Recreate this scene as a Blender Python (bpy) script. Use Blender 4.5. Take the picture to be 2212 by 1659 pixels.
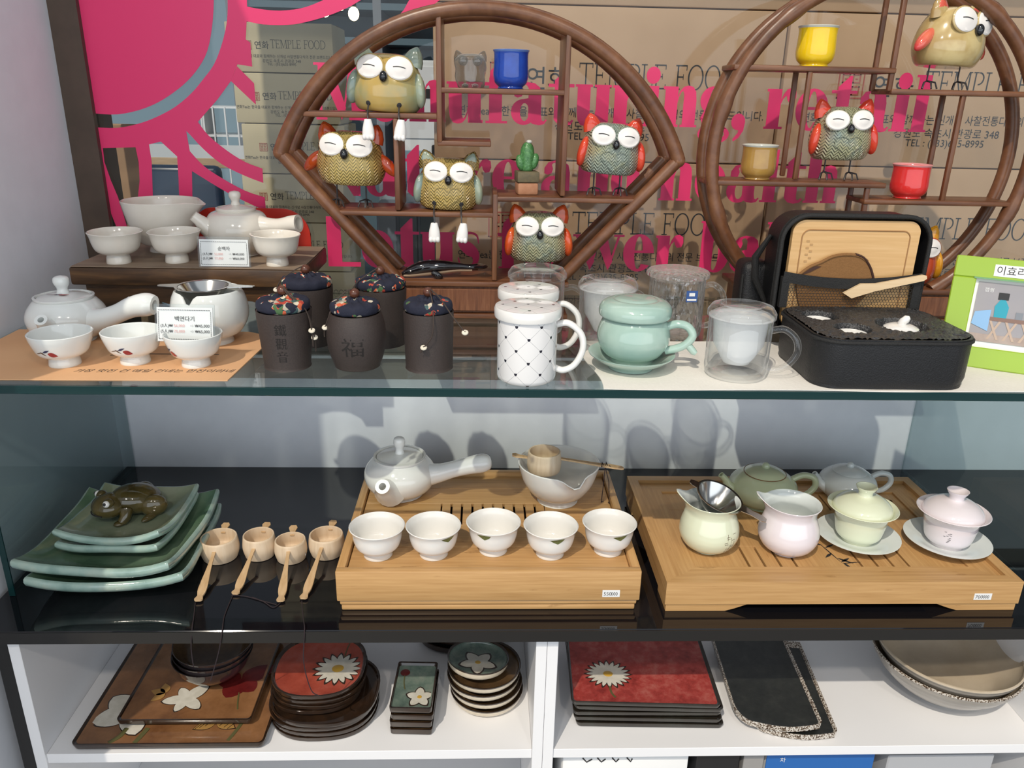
import bpy, bmesh, math, random
from mathutils import Vector, Matrix
from math import sin, cos, pi, radians, sqrt, atan2

for o in list(bpy.data.objects):
    bpy.data.objects.remove(o, do_unlink=True)
SC = bpy.context.scene
COL = SC.collection
RND = random.Random(7)

# ------------------------------------------------------------------ camera
FPX, CX, CY = 1696.83, 1106.0, 829.5
RW = ((0.99921, -0.0080, -0.0389), (-0.0337, 0.3452, -0.9379), (0.0209, 0.9385, 0.3447))
RWM = Matrix(RW)
CAMP = Vector((0.0, 0.0, 1.414))
camd = bpy.data.cameras.new('camera')
camd.sensor_fit = 'HORIZONTAL'; camd.sensor_width = 36.0
camd.lens = FPX / 2212.0 * 36.0
camd.clip_start = 0.02
cam = bpy.data.objects.new('camera', camd); COL.objects.link(cam)
_q = RWM.to_quaternion()
cam.matrix_world = Matrix.Translation(CAMP) @ _q.to_matrix().to_4x4()
SC.camera = cam
RWQ = _q.to_matrix()

# ------------------------------------------------------------------ world, sun, exposure
world = bpy.data.worlds.new('world'); SC.world = world
world.use_nodes = True
_bg = world.node_tree.nodes['Background']
_bg.inputs['Color'].default_value = (0.76, 0.86, 1.0, 1)
_bg.inputs['Strength'].default_value = 0.24
SUN_DIR = Vector((0.50, 1.0, -1.32)).normalized()
sund = bpy.data.lights.new('sun', 'SUN')
sund.energy = 2.3; sund.color = (1.0, 0.90, 0.76); sund.angle = 0.012
sun = bpy.data.objects.new('sun', sund); COL.objects.link(sun)
sun.rotation_euler = SUN_DIR.to_track_quat('-Z', 'Y').to_euler()
sun.location = (-1.5, -2.0, 5.0)
# daylight: glazed shop front opposite the display; overhead fill panel added above it
frd = bpy.data.lights.new('shop_front_daylight', 'AREA')
frd.shape = 'RECTANGLE'; frd.size = 9.0; frd.size_y = 2.4
frd.energy = 120.0; frd.color = (0.86, 0.93, 1.0)
frl = bpy.data.objects.new('shop_front_daylight', frd); COL.objects.link(frl)
frl.location = (0.2, -2.6, 1.5); frl.rotation_euler = (pi/2, 0, 0)
skd = bpy.data.lights.new('overhead_fill', 'AREA')
skd.shape = 'RECTANGLE'; skd.size = 3.2; skd.size_y = 1.5; skd.energy = 8.0; skd.color = (0.86, 0.93, 1.0)
skl = bpy.data.objects.new('overhead_fill', skd); COL.objects.link(skl)
skl.location = (0.2, -0.35, 2.9)
skl.rotation_euler = (Vector((0.1, 1.1, 1.0)) - Vector(skl.location)).to_track_quat('-Z', 'Y').to_euler()
# the shop's two ceiling spotlights aimed at the display
for _x in (-0.45, 0.55):
    _s = bpy.data.lights.new('ceiling_spotlight', 'SPOT')
    _s.energy = 30.0; _s.color = (1.0, 0.90, 0.78); _s.spot_size = radians(80); _s.spot_blend = 0.6; _s.shadow_soft_size = 0.05
    _o = bpy.data.objects.new('ceiling_spotlight', _s); COL.objects.link(_o)
    _o.location = (_x, -0.85, 2.6)
    _o.rotation_euler = (Vector((_x*.6+.05, 1.1, 1.0)) - Vector(_o.location)).to_track_quat('-Z', 'Y').to_euler()
SC.view_settings.view_transform = 'Standard'
SC.view_settings.look = 'None'
SC.view_settings.exposure = -0.12
SC.view_settings.gamma = 1.0
SC.view_settings.use_curve_mapping = False
SC.cycles.transparent_max_bounces = 20
SC.cycles.max_bounces = 7

# heights of the place (metres)
ZM, ZG, ZL = 0.75, 1.09, 0.53          # black shelf, glass shelf, white cabinet shelf
YF, YB = 0.863, 1.345                  # front of the shelves, wall behind them
XL, XR = -0.645, 0.815                 # glass side panels

def ray(px, py):
    return RWQ @ Vector(((px - CX) / FPX, -(py - CY) / FPX, -1.0))
def oz(px, py, z):                     # point of a horizontal surface seen at a pixel
    r = ray(px, py); return CAMP + r * ((z - CAMP.z) / r.z)
def oy(px, py, y):                     # point of an upright surface seen at a pixel
    r = ray(px, py); return CAMP + r * ((y - CAMP.y) / r.y)

# ------------------------------------------------------------------ mesh builder
def smooth(pts, n=4):
    out = []
    P = [pts[0]] + list(pts) + [pts[-1]]
    for i in range(1, len(P) - 2):
        p0, p1, p2, p3 = P[i-1], P[i], P[i+1], P[i+2]
        for k in range(n):
            t = k / n
            out.append(tuple(0.5 * ((2*b) + (c-a)*t + (2*a-5*b+4*c-d)*t*t + (3*b-a-3*c+d)*t**3)
                             for a, b, c, d in zip(p0, p1, p2, p3)))
    out.append(tuple(pts[-1]))
    return out

class MB:
    def __init__(s):
        s.v = []; s.f = []
    def add(s, verts, faces):
        o = len(s.v)
        s.v += [tuple(v) for v in verts]
        s.f += [tuple(i + o for i in f) for f in faces]
        return s
    def box(s, x0, x1, y0, y1, z0, z1, bev=0, seg=1):
        if bev <= 0:
            v = [(x, y, z) for z in (z0, z1) for y in (y0, y1) for x in (x0, x1)]
            return s.add(v, [(0,2,3,1),(4,5,7,6),(0,1,5,4),(2,6,7,3),(0,4,6,2),(1,3,7,5)])
        bm = bmesh.new()
        bmesh.ops.create_cube(bm, size=1.0)
        for q in bm.verts:
            q.co = Vector(((x0+x1)/2 + q.co.x*(x1-x0), (y0+y1)/2 + q.co.y*(y1-y0), (z0+z1)/2 + q.co.z*(z1-z0)))
        bmesh.ops.bevel(bm, geom=bm.edges[:], offset=bev, segments=seg, affect='EDGES', profile=0.5)
        return s.bm(bm)
    def bm(s, bm):
        bm.verts.index_update()
        s.add([q.co[:] for q in bm.verts], [[q.index for q in f.verts] for f in bm.faces]); bm.free()
        return s
    def lathe(s, prof, n=40, cx=0, cy=0, cz=0, fn=None, sx=1, sy=1):
        v = []; f = []; rows = []
        for (r, z) in prof:
            if r < 1e-6:
                rows.append([len(v)]); p = (0, 0, z)
                v.append(fn(*p, 0) if fn else p)
            else:
                row = []
                for i in range(n):
                    a = 2*pi*i/n; p = (r*cos(a)*sx, r*sin(a)*sy, z)
                    row.append(len(v)); v.append(fn(*p, a) if fn else p)
                rows.append(row)
        for a, b in zip(rows, rows[1:]):
            for i in range(n):
                j = (i+1) % n
                if len(a) == 1 and len(b) == 1: break
                if len(a) == 1: f.append((a[0], b[j], b[i])) if 0 else f.append((a[0], b[i], b[j]))
                elif len(b) == 1: f.append((a[i], b[0], a[j])) if 0 else f.append((a[i], a[j], b[0]))
                else: f.append((a[i], a[j], b[j], b[i]))
        return s.add([(x+cx, y+cy, z+cz) for x, y, z in v], f)
    def tube(s, pts, rad, n=12, closed=False, cap=True, hollow=0, flat=1.0, up=None):
        pts = [Vector(p) for p in pts]; m = len(pts)
        if not isinstance(rad, (list, tuple)): rad = [rad]*m
        T = []
        for i in range(m):
            if closed: t = pts[(i+1) % m] - pts[i-1]
            else: t = pts[min(i+1, m-1)] - pts[max(i-1, 0)]
            T.append(t.normalized())
        ref = Vector(up) if up else (Vector((0,0,1)) if abs(T[0].z) < .9 else Vector((1,0,0)))
        N = (ref - T[0]*ref.dot(T[0])).normalized()
        v = []; f = []; rows = []
        for i in range(m):
            N = (N - T[i]*N.dot(T[i]))
            N = N.normalized() if N.length > 1e-6 else T[i].orthogonal().normalized()
            B = T[i].cross(N)
            row = []
            for k in range(n):
                a = 2*pi*k/n
                row.append(len(v)); v.append(pts[i] + (N*cos(a)*flat + B*sin(a))*rad[i])
            rows.append(row)
        if hollow and not closed:
            for rr, off in ((rad[-1]*hollow, 0.0), (rad[-1]*hollow*.9, hollow*rad[-1]*5.0)):
                row = []
                for k in range(n):
                    a = 2*pi*k/n
                    row.append(len(v)); v.append(pts[-1] - T[-1]*off + (N*cos(a)*flat + B*sin(a))*rr)
                rows.append(row)
        R2 = rows + ([rows[0]] if closed else [])
        for a, b in zip(R2, R2[1:]):
            for k in range(n):
                j = (k+1) % n; f.append((a[k], a[j], b[j], b[k]))
        if cap and not closed:
            f.append(tuple(reversed(rows[0]))); f.append(tuple(rows[-1]))
        return s.add(v, f)
    def ell(s, c, r, n=20, m=12, rot=None, e=None):
        v = []; f = []
        for i in range(m+1):
            ph = -pi/2 + pi*i/m
            for k in range(n):
                th = 2*pi*k/n
                p = Vector((r[0]*cos(ph)*cos(th), r[1]*cos(ph)*sin(th), r[2]*sin(ph)))
                if rot: p = rot @ p
                v.append(p + Vector(c))
        for i in range(m):
            for k in range(n):
                j = (k+1) % n
                f.append((i*n+k, i*n+j, (i+1)*n+j, (i+1)*n+k))
        return s.add(v, f)
    def poly(s, pts, t, axis='y', off=0.0):
        """prism: outline in a plane, thickness t along +axis from off"""
        n = len(pts)
        def P(a, b, d):
            return {'y': (a, d, b), 'z': (a, b, d), 'x': (d, a, b)}[axis]
        v = [P(a, b, off) for a, b in pts] + [P(a, b, off+t) for a, b in pts]
        f = [tuple(range(n)), tuple(range(2*n-1, n-1, -1))]
        f += [(i, i+n, (i+1) % n + n, (i+1) % n) for i in range(n)]
        return s.add(v, f)
    def xf(s, M):
        s.v = [tuple(M @ Vector(v)) for v in s.v]; return s
    def build(s, name, mat, parent=None, sharp=35, sub=0, mesh_only=False, smooth_=True):
        me = bpy.data.meshes.new(name)
        me.from_pydata(s.v, [], s.f)
        bm = bmesh.new(); bm.from_mesh(me)
        bmesh.ops.remove_doubles(bm, verts=bm.verts, dist=1e-6)
        bmesh.ops.recalc_face_normals(bm, faces=bm.faces)
        bm.to_mesh(me); bm.free()
        if smooth_:
            me.shade_smooth(); me.set_sharp_from_angle(angle=radians(sharp))
        if mat: me.materials.append(mat)
        if mesh_only: return me
        return link(name, me, parent)

def link(name, me, parent=None):
    o = bpy.data.objects.new(name, me); COL.objects.link(o)
    if parent: o.parent = parent
    return o
def tag(o, label, cat, group=None, kind=None):
    if label: o['label'] = label
    if cat: o['category'] = cat
    if group: o['group'] = group
    if kind: o['kind'] = kind
    return o
def thing(name, label, cat, loc=(0,0,0), rz=0, group=None):
    o = bpy.data.objects.new(name, None); COL.objects.link(o)
    o.empty_display_size = 0.02
    o.location = loc; o.rotation_euler = (0, 0, rz)
    return tag(o, label, cat, group)
def struct(name, mb, mat, parent=None, sharp=35):
    o = mb.build(name, mat, parent, sharp)
    if not parent: o['kind'] = 'structure'
    return o
def dup(o, label=None, loc=None, rz=None, parent=None):
    c = o.copy(); COL.objects.link(c)
    if parent: c.parent = parent
    if label: c['label'] = label
    if loc is not None: c.location = loc
    if rz is not None: c.rotation_euler = (0, 0, rz)
    for ch in list(o.children):
        dup(ch, parent=c)
    return c
def gauss(d, w): return math.exp(-(d/w)**2)
def adiff(a, b):
    d = (a-b) % (2*pi)
    return d-2*pi if d > pi else d

# ------------------------------------------------------------------ materials
class NT:
    def __init__(s, name):
        s.m = bpy.data.materials.new(name); s.m.use_nodes = True
        s.n = s.m.node_tree.nodes; s.l = s.m.node_tree.links
        s.b = s.n['Principled BSDF']; s.out = s.n['Material Output']
        s._c = None
    def node(s, t, **kw):
        x = s.n.new(t)
        for k, v in kw.items():
            if hasattr(x, k) and k not in x.inputs: setattr(x, k, v)
            else: x.inputs[k].default_value = v
        return x
    def co(s, scale=(1,1,1), rot=(0,0,0), src='Object'):
        if s._c is None: s._c = s.n.new('ShaderNodeTexCoord')
        mp = s.n.new('ShaderNodeMapping')
        mp.inputs['Scale'].default_value = scale; mp.inputs['Rotation'].default_value = rot
        s.l.new(s._c.outputs[src], mp.inputs['Vector'])
        return mp.outputs['Vector']
    def noise(s, scale, detail=3, vec=None, rough=.55, dist=0):
        x = s.node('ShaderNodeTexNoise')
        x.inputs['Scale'].default_value = scale; x.inputs['Detail'].default_value = detail
        x.inputs['Roughness'].default_value = rough; x.inputs['Distortion'].default_value = dist
        s.l.new(vec if vec else s.co(), x.inputs['Vector'])
        return x.outputs['Fac']
    def ramp(s, fac, stops, interp='LINEAR'):
        x = s.n.new('ShaderNodeValToRGB'); x.color_ramp.interpolation = interp
        e = x.color_ramp.elements
        while len(e) < len(stops): e.new(0.5)
        for el, (p, c) in zip(e, stops):
            el.position = p; el.color = (c[0], c[1], c[2], 1)
        s.l.new(fac, x.inputs['Fac']); return x.outputs['Color']
    def mix(s, fac, a, b):
        x = s.n.new('ShaderNodeMix'); x.data_type = 'RGBA'
        for sock, val in ((x.inputs[0], fac), (x.inputs[6], a), (x.inputs[7], b)):
            if isinstance(val, (int, float)): sock.default_value = val
            elif isinstance(val, (tuple, list)): sock.default_value = (*val[:3], 1)
            else: s.l.new(val, sock)
        return x.outputs[2]
    def math(s, op, a, b=0.0, c=0.0):
        x = s.n.new('ShaderNodeMath'); x.operation = op
        for i, val in enumerate((a, b, c)):
            if isinstance(val, (int, float)): x.inputs[i].default_value = val
            else: s.l.new(val, x.inputs[i])
        return x.outputs[0]
    def xyz(s, vec=None):
        x = s.n.new('ShaderNodeSeparateXYZ'); s.l.new(vec if vec else s.co(), x.inputs[0])
        return x.outputs
    def col(s, c):
        if isinstance(c, (tuple, list)): s.b.inputs['Base Color'].default_value = (*c[:3], 1)
        else: s.l.new(c, s.b.inputs['Base Color'])
        return s
    def bump(s, h, strength=.3, dist=.002):
        x = s.n.new('ShaderNodeBump')
        x.inputs['Strength'].default_value = strength; x.inputs['Distance'].default_value = dist
        s.l.new(h, x.inputs['Height']); s.l.new(x.outputs['Normal'], s.b.inputs['Normal']); return s
    def set(s, rough=.5, metal=0, spec=.5, coat=0, alpha=None):
        i = s.b.inputs
        i['Roughness'].default_value = rough; i['Metallic'].default_value = metal
        i['Specular IOR Level'].default_value = spec; i['Coat Weight'].default_value = coat
        i['Coat Roughness'].default_value = .06
        return s

def plain(name, c, rough=.5, metal=0, spec=.5, c2=None, sc=60, bump=0, coat=0, detail=3):
    t = NT(name).set(rough, metal, spec, coat)
    if c2:
        fac = t.noise(sc, detail)
        t.col(t.ramp(fac, [(.35, c), (.65, c2)]))
        if bump: t.bump(fac, bump)
    else:
        t.col(c)
        if bump: t.bump(t.noise(sc, detail), bump)
    return t.m
def wood(name, c1, c2, c3, axis='x', sc=14, stretch=14, rough=.45, bump=.12):
    t = NT(name).set(rough)
    s3 = {'x': (1, stretch, stretch), 'y': (stretch, 1, stretch), 'z': (stretch, stretch, 1)}[axis]
    f = t.noise(sc, 5, t.co(s3), .6, .4)
    t.col(t.ramp(f, [(.28, c1), (.5, c2), (.74, c3)]))
    return t.bump(f, bump, .001).m
def seeglass(name, tint, ior=1.45, rough=.0, edge=None, edge_pow=3.0, edge_amt=.0, gain=1.0, facet=None):
    """clear glass: passes light straight through with a tint, mirrors by Fresnel, milky towards the rim if asked"""
    t = NT(name); t.n.remove(t.b)
    tr = t.node('ShaderNodeBsdfTransparent'); tr.inputs['Color'].default_value = (*tint, 1)
    gl = t.node('ShaderNodeBsdfGlossy'); gl.inputs['Roughness'].default_value = rough
    lf = t.node('ShaderNodeLayerWeight'); lf.inputs['Blend'].default_value = .5
    r0 = ((ior-1)/(ior+1))**2
    fac = t.math('MULTIPLY_ADD', t.math('POWER', lf.outputs['Facing'], 5.0), (1-r0)*gain, r0*gain)
    mx = t.node('ShaderNodeMixShader'); t.l.new(fac, mx.inputs[0])
    t.l.new(tr.outputs[0], mx.inputs[1]); t.l.new(gl.outputs[0], mx.inputs[2])
    last = mx
    if facet:
        vo = t.node('ShaderNodeTexVoronoi'); vo.inputs['Scale'].default_value = facet[0]; t.l.new(t.co((1, 1, .45)), vo.inputs['Vector'])
        bp = t.node('ShaderNodeBump'); bp.inputs['Strength'].default_value = facet[1]; bp.inputs['Distance'].default_value = .003
        t.l.new(vo.outputs['Distance'], bp.inputs['Height'])
        t.l.new(bp.outputs['Normal'], gl.inputs['Normal']); t.l.new(bp.outputs['Normal'], lf.inputs['Normal'])
    if edge:
        df = t.node('ShaderNodeBsdfDiffuse'); df.inputs['Color'].default_value = (*edge, 1)
        lw = t.node('ShaderNodeLayerWeight'); lw.inputs['Blend'].default_value = .5
        p = t.math('POWER', lw.outputs['Facing'], edge_pow); p = t.math('MULTIPLY', p, edge_amt)
        m2 = t.node('ShaderNodeMixShader'); t.l.new(p, m2.inputs[0])
        t.l.new(mx.outputs[0], m2.inputs[1]); t.l.new(df.outputs[0], m2.inputs[2]); last = m2
    t.l.new(last.outputs[0], t.out.inputs['Surface'])
    return t.m
def srgb(r, g, b):
    return tuple(((c/255)/12.92 if c/255 <= .04045 else (((c/255)+.055)/1.055)**2.4) for c in (r, g, b))

# ------------------------------------------------------------------ lettering
_TXT = {}
def text_mesh(s, size, mat, align='LEFT', shear=0.0, thick=0.0):
    key = (s, round(size, 5), mat.name, align, shear)
    if key in _TXT: return _TXT[key]
    cu = bpy.data.curves.new('printed_text', 'FONT')
    cu.body = s; cu.size = size; cu.align_x = align; cu.shear = shear
    cu.resolution_u = 3
    cu.extrude = thick
    ob = bpy.data.objects.new('printed_text', cu); COL.objects.link(ob)
    dg = bpy.context.evaluated_depsgraph_get()
    me = bpy.data.meshes.new_from_object(ob.evaluated_get(dg))
    me.name = 'printed_text'
    bpy.data.objects.remove(ob, do_unlink=True); bpy.data.curves.remove(cu)
    me.materials.clear(); me.materials.append(mat)
    _TXT[key] = me
    return me
UPRIGHT = Matrix.Rotation(pi/2, 4, 'X')           # text plane XY -> XZ, read from -Y
def put_text(s, size, mat, parent, loc, align='LEFT', rot=None, name='printed_text', shear=0, sx=1.0):
    o = link(name, text_mesh(s, size, mat, align, shear), parent)
    M = (rot if rot is not None else UPRIGHT)
    o.matrix_local = Matrix.Translation(Vector(loc)) @ M @ Matrix.Diagonal((sx, 1, 1, 1))
    return o
# ------------------------------------------------------------------ shared materials
m_wall = plain('white_paint', (.80, .82, .87), .6, c2=(.77, .79, .84), sc=25, bump=.03)
m_lam = plain('white_laminate', (.82, .82, .83), .35)
m_brown = plain('brown_frame', (.060, .040, .028), .45, c2=(.075, .05, .035), sc=30)
m_sill = plain('grey_sill', (.30, .27, .24), .5)
m_floor = plain('shop_floor', (.35, .34, .33), .4, c2=(.30, .29, .28), sc=6)
m_black = plain('black_glass', (.006, .006, .008), .035, spec=.6)
m_blackedge = plain('black_glass_edge', (.012, .011, .010), .18)
m_shelfglass = seeglass('shelf_glass', (.86, .91, .90), 1.5, gain=1.5)
m_glassedge = plain('glass_edge', (.006, .032, .033), .08)
m_panelglass = seeglass('panel_glass', (.74, .80, .80), 1.5)
m_window = seeglass('window_glass', (.955, .975, .98), 1.5, gain=.5)
m_pink = plain('pink_vinyl', srgb(222, 48, 106), .45)
m_ink = plain('black_ink', (.02, .02, .022), .6)
m_greyink = plain('grey_ink', (.028, .030, .034), .7)
m_seal = plain('red_stamp_ink', (.42, .10, .07), .7)
m_kraft = plain('kraft_board', srgb(184, 150, 118), .75, c2=srgb(176, 142, 110), sc=8, bump=.05)
m_tape = plain('packing_tape', srgb(178, 150, 108), .25)
m_white = plain('white_plastic', (.78, .79, .80), .35)
m_paper = plain('white_paper', (.82, .82, .81), .7)
m_dark = plain('dark_void', (.01, .01, .011), .8)

# ------------------------------------------------------------------ setting
struct('floor', MB().box(-3.5, 4.5, -2.0, 6.2, -.05, 0), m_floor)
struct('wall_left', MB().box(-.74, -.666, .60, 1.345, 0, 2.3), m_wall)
struct('wall_back', MB().box(-.74, 1.7, 1.345, 1.40, 0, .927), m_wall)
o = struct('trim_1', MB().box(-.74, -.622, 1.345, 1.41, .973, 1.74), m_brown)
o = struct('trim_2', MB().box(-.74, 1.7, 1.345, 1.41, .927, .973), m_sill)
struct('sill_nosing', MB().box(-.66, 1.7, 1.338, 1.345, .968, .973), m_white, o)
struct('wall_header', MB().box(-.74, 1.7, 1.345, 1.41, 1.74, 2.6), m_wall)
o = struct('window_1', MB().box(-.622, 1.7, 1.356, 1.362, .973, 1.74), m_window)

t = thing('glass_shelf', 'wide clear glass shelf with a dark green front edge carrying the teaware', 'shelf', (0, YF, ZG))
MB().box(-.655, 1.25, .0035, YB-YF-.012, -.010, 0).build('pane', m_shelfglass, t)
MB().box(-.655, 1.25, 0, .0034, -.0105, -.0003, .0006).build('polished_edge', m_glassedge, t)
t = thing('black_glass_shelf', 'long glossy black shelf board below the glass shelf', 'shelf', (0, YF, ZM))
MB().box(-.66, 1.6, .0, YB-YF, -.019, 0, .0012).build('board', m_black, t)
MB().box(-.66, 1.6, -.0012, .0, -.0185, -.0012).build('front_edge', m_blackedge, t)
for x, lab in ((XL, 'greenish glass side panel standing by the white wall left of the square plates'),
               (XR, 'greenish glass side panel at the right end of the black shelf')):
    t = thing('glass_side_panel', lab, 'glass panel', (x, .94, ZM))
    MB().box(-.004, .004, .002, YB-.94-.006, .0005, ZG-ZM-.0115).build('pane', m_panelglass, t)
    MB().box(-.004, .004, 0, .0018, .0005, ZG-ZM-.0115).build('polished_edge', m_glassedge, t)

t = thing('shelf_post', 'black upright post beside the left white cabinet', 'post', (-.637, .885, 0))
MB().box(-.011, .011, 0, .03, 0, .7305, .0015).build('upright', m_blackedge, t)
MB().box(-.013, .013, -.002, .032, 0, .004).build('foot_plate', m_blackedge, t)
# white cabinet units under the black shelf
def cabinet(x0, x1, label):
    t = thing('shelf_cabinet', label, 'cabinet', (x0, .876, 0))
    w = x1-x0; h = .7305; d = .42
    MB().box(0, .015, 0, d, 0, h, .0006).build('side_panel', m_lam, t)
    MB().box(w-.015, w, 0, d, 0, h, .0006).build('side_panel', m_lam, t)
    MB().box(.015, w-.015, d-.008, d, 0, h).build('back_panel', m_lam, t)
    for z in (.53, .27, .06):
        MB().box(.0152, w-.0152, .003, d-.008, z-.016, z, .0005).build('shelf_board', m_lam, t)
    MB().box(.0152, w-.0152, .10, d-.008, h-.014, h).build('top_board', m_lam, t)
    MB().box(.0152, w-.0152, .02, .035, 0, .044).build('plinth', m_lam, t)
cabinet(-.623, .092, 'white open cabinet below the black shelf holding the painted square trays')
cabinet(.0925, .850, 'white open cabinet below the black shelf holding the big beige bowls')

# ------------------------------------------------------------------ heavy didone lettering, own outlines (unit: x-height)
def _ring(cx, cy, rx, ry, ix, iy, a0=0, a1=360, n=28, idx=0):
    P = []
    for i in range(n):
        a, b = radians(a0+(a1-a0)*i/n), radians(a0+(a1-a0)*(i+1)/n)
        P.append([(cx+rx*cos(a), cy+ry*sin(a)), (cx+rx*cos(b), cy+ry*sin(b)),
                  (cx+idx+ix*cos(b), cy+iy*sin(b)), (cx+idx+ix*cos(a), cy+iy*sin(a))])
    return P
def _R(x0, y0, x1, y1): return [(x0, y0), (x1, y0), (x1, y1), (x0, y1)]
def _disc(cx, cy, r, n=16): return [(cx+r*cos(2*pi*i/n), cy+r*sin(2*pi*i/n)) for i in range(n)]
_ARCH = [(.44,.74),(.50,.90),(.60,1.0),(.74,1.03),(.88,1.0),(.97,.88),(1.0,.66),(.62,.66),(.62,.82),(.58,.90),(.53,.86),(.47,.74),(.44,.60)]
_N = [_R(.06,0,.44,1), _R(0,.93,.44,1), _R(0,0,.5,.06), _R(.62,0,1.0,.68), _R(.56,0,1.06,.06), _ARCH]
_A = [[(.10,.68),(.10,.82),(.22,.97),(.45,1.03),(.70,1.0),(.85,.90),(.90,.70),(.52,.70),(.52,.88),(.45,.96),(.37,.95),(.33,.90),(.37,.80),(.33,.68),(.20,.64)],
      _R(.52,.15,.90,.72),
      [(.52,.22),(.90,.22),(.93,.09),(.99,.07),(1.04,.12),(1.08,.10),(1.0,0),(.85,-.03),(.65,0),(.53,.10)],
      [(.34,.60),(.53,.64),(.53,.56),(.38,.52)]] + _ring(.38,.29,.37,.32,.13,.22, idx=.03)
def _stroke(pts, ws):
    L = []; Rr = []
    for i, p in enumerate(pts):
        a = pts[max(i-1, 0)]; b = pts[min(i+1, len(pts)-1)]
        d = Vector((b[0]-a[0], b[1]-a[1])).normalized(); n = (-d.y, d.x)
        L.append((p[0]+n[0]*ws[i]/2, p[1]+n[1]*ws[i]/2)); Rr.append((p[0]-n[0]*ws[i]/2, p[1]-n[1]*ws[i]/2))
    return [[L[i], L[i+1], Rr[i+1], Rr[i]] for i in range(len(pts)-1)]
_S = _stroke(smooth([(.72,.70),(.66,.92),(.44,.99),(.22,.90),(.20,.70),(.42,.54),(.62,.38),(.60,.14),(.38,.02),(.16,.08),(.08,.30)], 4),
             [a[0] for a in smooth([(.03,),(.06,),(.07,),(.14,),(.26,),(.36,),(.26,),(.14,),(.07,),(.06,),(.03,)], 4)])
GLY = {
 'n': (_N, 1.10), 'u': ([[(1.06-x, 1-y) for x, y in p] for p in _N], 1.10),
 'h': ([_R(.06,0,.44,1.42), _R(0,1.36,.44,1.42)] + _N[2:], 1.10),
 'a': (_A, 1.10), 'o': (_ring(.5,.5,.5,.53,.13,.46), 1.05),
 'e': (_ring(.5,.5,.49,.53,.13,.46,0,318) + [_R(.36,.50,.985,.57)], 1.03),
 't': ([_R(.18,.12,.56,1.0), [(.18,1.0),(.56,1.0),(.56,1.36),(.5,1.36),(.18,1.08)], _R(0,.92,.76,1.0),
        [(.18,.2),(.56,.2),(.58,.09),(.65,.07),(.72,.13),(.77,.10),(.69,0),(.5,-.03),(.32,0),(.2,.1)]], .80),
 'f': ([_R(.14,0,.52,1.1), [(.14,1.08),(.18,1.28),(.32,1.41),(.5,1.43),(.68,1.38),(.77,1.25),(.73,1.12),(.60,1.09),(.53,1.2),(.55,1.3),(.52,1.33),(.51,1.08)],
        _R(0,.92,.74,1.0), _R(.04,0,.68,.06)], .78),
 'r': ([_R(.06,0,.44,1), _R(0,.93,.44,1), _R(0,0,.56,.06),
        [(.44,.72),(.50,.88),(.60,1.0),(.74,1.03),(.86,.96),(.88,.80),(.82,.68),(.69,.66),(.62,.74),(.59,.84),(.5,.76),(.44,.62)]], .90),
 'i': ([_R(.08,0,.46,1), _R(0,.93,.46,1), _R(0,0,.54,.06), _disc(.27,1.26,.21)], .60),
 'l': ([_R(.08,0,.46,1.42), _R(0,1.36,.46,1.42), _R(0,0,.54,.06)], .60),
 'd': (_ring(.40,.49,.40,.52,.12,.45, idx=.06) + [_R(.50,0,.88,1.42), _R(.42,1.36,.88,1.42), _R(.50,0,.98,.06)], 1.04),
 'b': (_ring(.56,.49,.42,.52,.12,.45, idx=-.05) + [_R(.06,0,.44,1.42), _R(0,1.36,.44,1.42)], 1.02),
 's': (_S, .82),
 'g': (_ring(.42,.68,.40,.35,.12,.29) + _ring(.50,-.16,.48,.25,.33,.15) + [[(.16,.42),(.06,.24),(.14,.08),(.5,.02),(.9,-.02),(.96,-.14),(.6,-.02),(.4,.14),(.26,.24),(.3,.36)], _disc(.86,.92,.14),[(.7,.86),(.8,.98),(.86,.9),(.74,.78)]], 1.0),
 ',': ([_disc(.22,.16,.21), [(.43,.16),(.40,-.06),(.28,-.24),(.12,-.34),(.10,-.28),(.24,-.12),(.26,.0)]], .5),
 'w': ([[(0,1),(.42,1),(.66,.25),(.52,0)], [(.50,0),(.58,.1),(.80,.8),(.76,.92)], [(.62,1),(1.02,1),(1.24,.25),(1.10,0)], [(1.08,0),(1.16,.1),(1.46,1),(1.38,1)],
        _R(-.05,.94,.5,1), _R(1.25,.94,1.58,1)], 1.56),
 'k': ([_R(.06,0,.44,1.42), _R(0,1.36,.44,1.42), _R(0,0,.5,.06), [(.44,.42),(.86,.98),(.78,.98),(.44,.54)], [(.52,.64),(.72,.72),(1.1,0),(.68,0)], _R(.6,.94,1.05,1)], 1.10),
 'y': ([[(0,1),(.42,1),(.70,.3),(.56,0)], [(.5,.0),(.6,.05),(.98,1),(.9,1)], [(.56,.05),(.62,-.05),(.42,-.4),(.2,-.42),(.2,-.25)], _R(-.05,.94,.5,1), _R(.75,.94,1.08,1)], 1.04),
 'M': ([_R(.12,0,.19,1.38), _R(0,0,.32,.06), _R(0,1.32,.3,1.38), [(.10,1.38),(.50,1.38),(.88,.30),(.74,0)], [(.74,0),(.82,.14),(1.10,1.38),(1.03,1.38)],
        _R(1.04,0,1.44,1.38), _R(.96,0,1.54,.06), _R(1.3,1.32,1.54,1.38)], 1.62),
 'N': ([_R(.12,0,.19,1.38), _R(0,0,.32,.06), [(.02,1.38),(.46,1.38),(1.22,.08),(1.22,-.02),(1.0,-.02)], _R(1.15,0,1.22,1.38), _R(1.0,1.32,1.34,1.38)], 1.40),
 'L': ([_R(.06,0,.50,1.38), _R(.06,0,1.08,.13)], 1.12),
 ' ': ([], .50),
}
_gm = {}
GLYPH_TALL = 1.13
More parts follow.
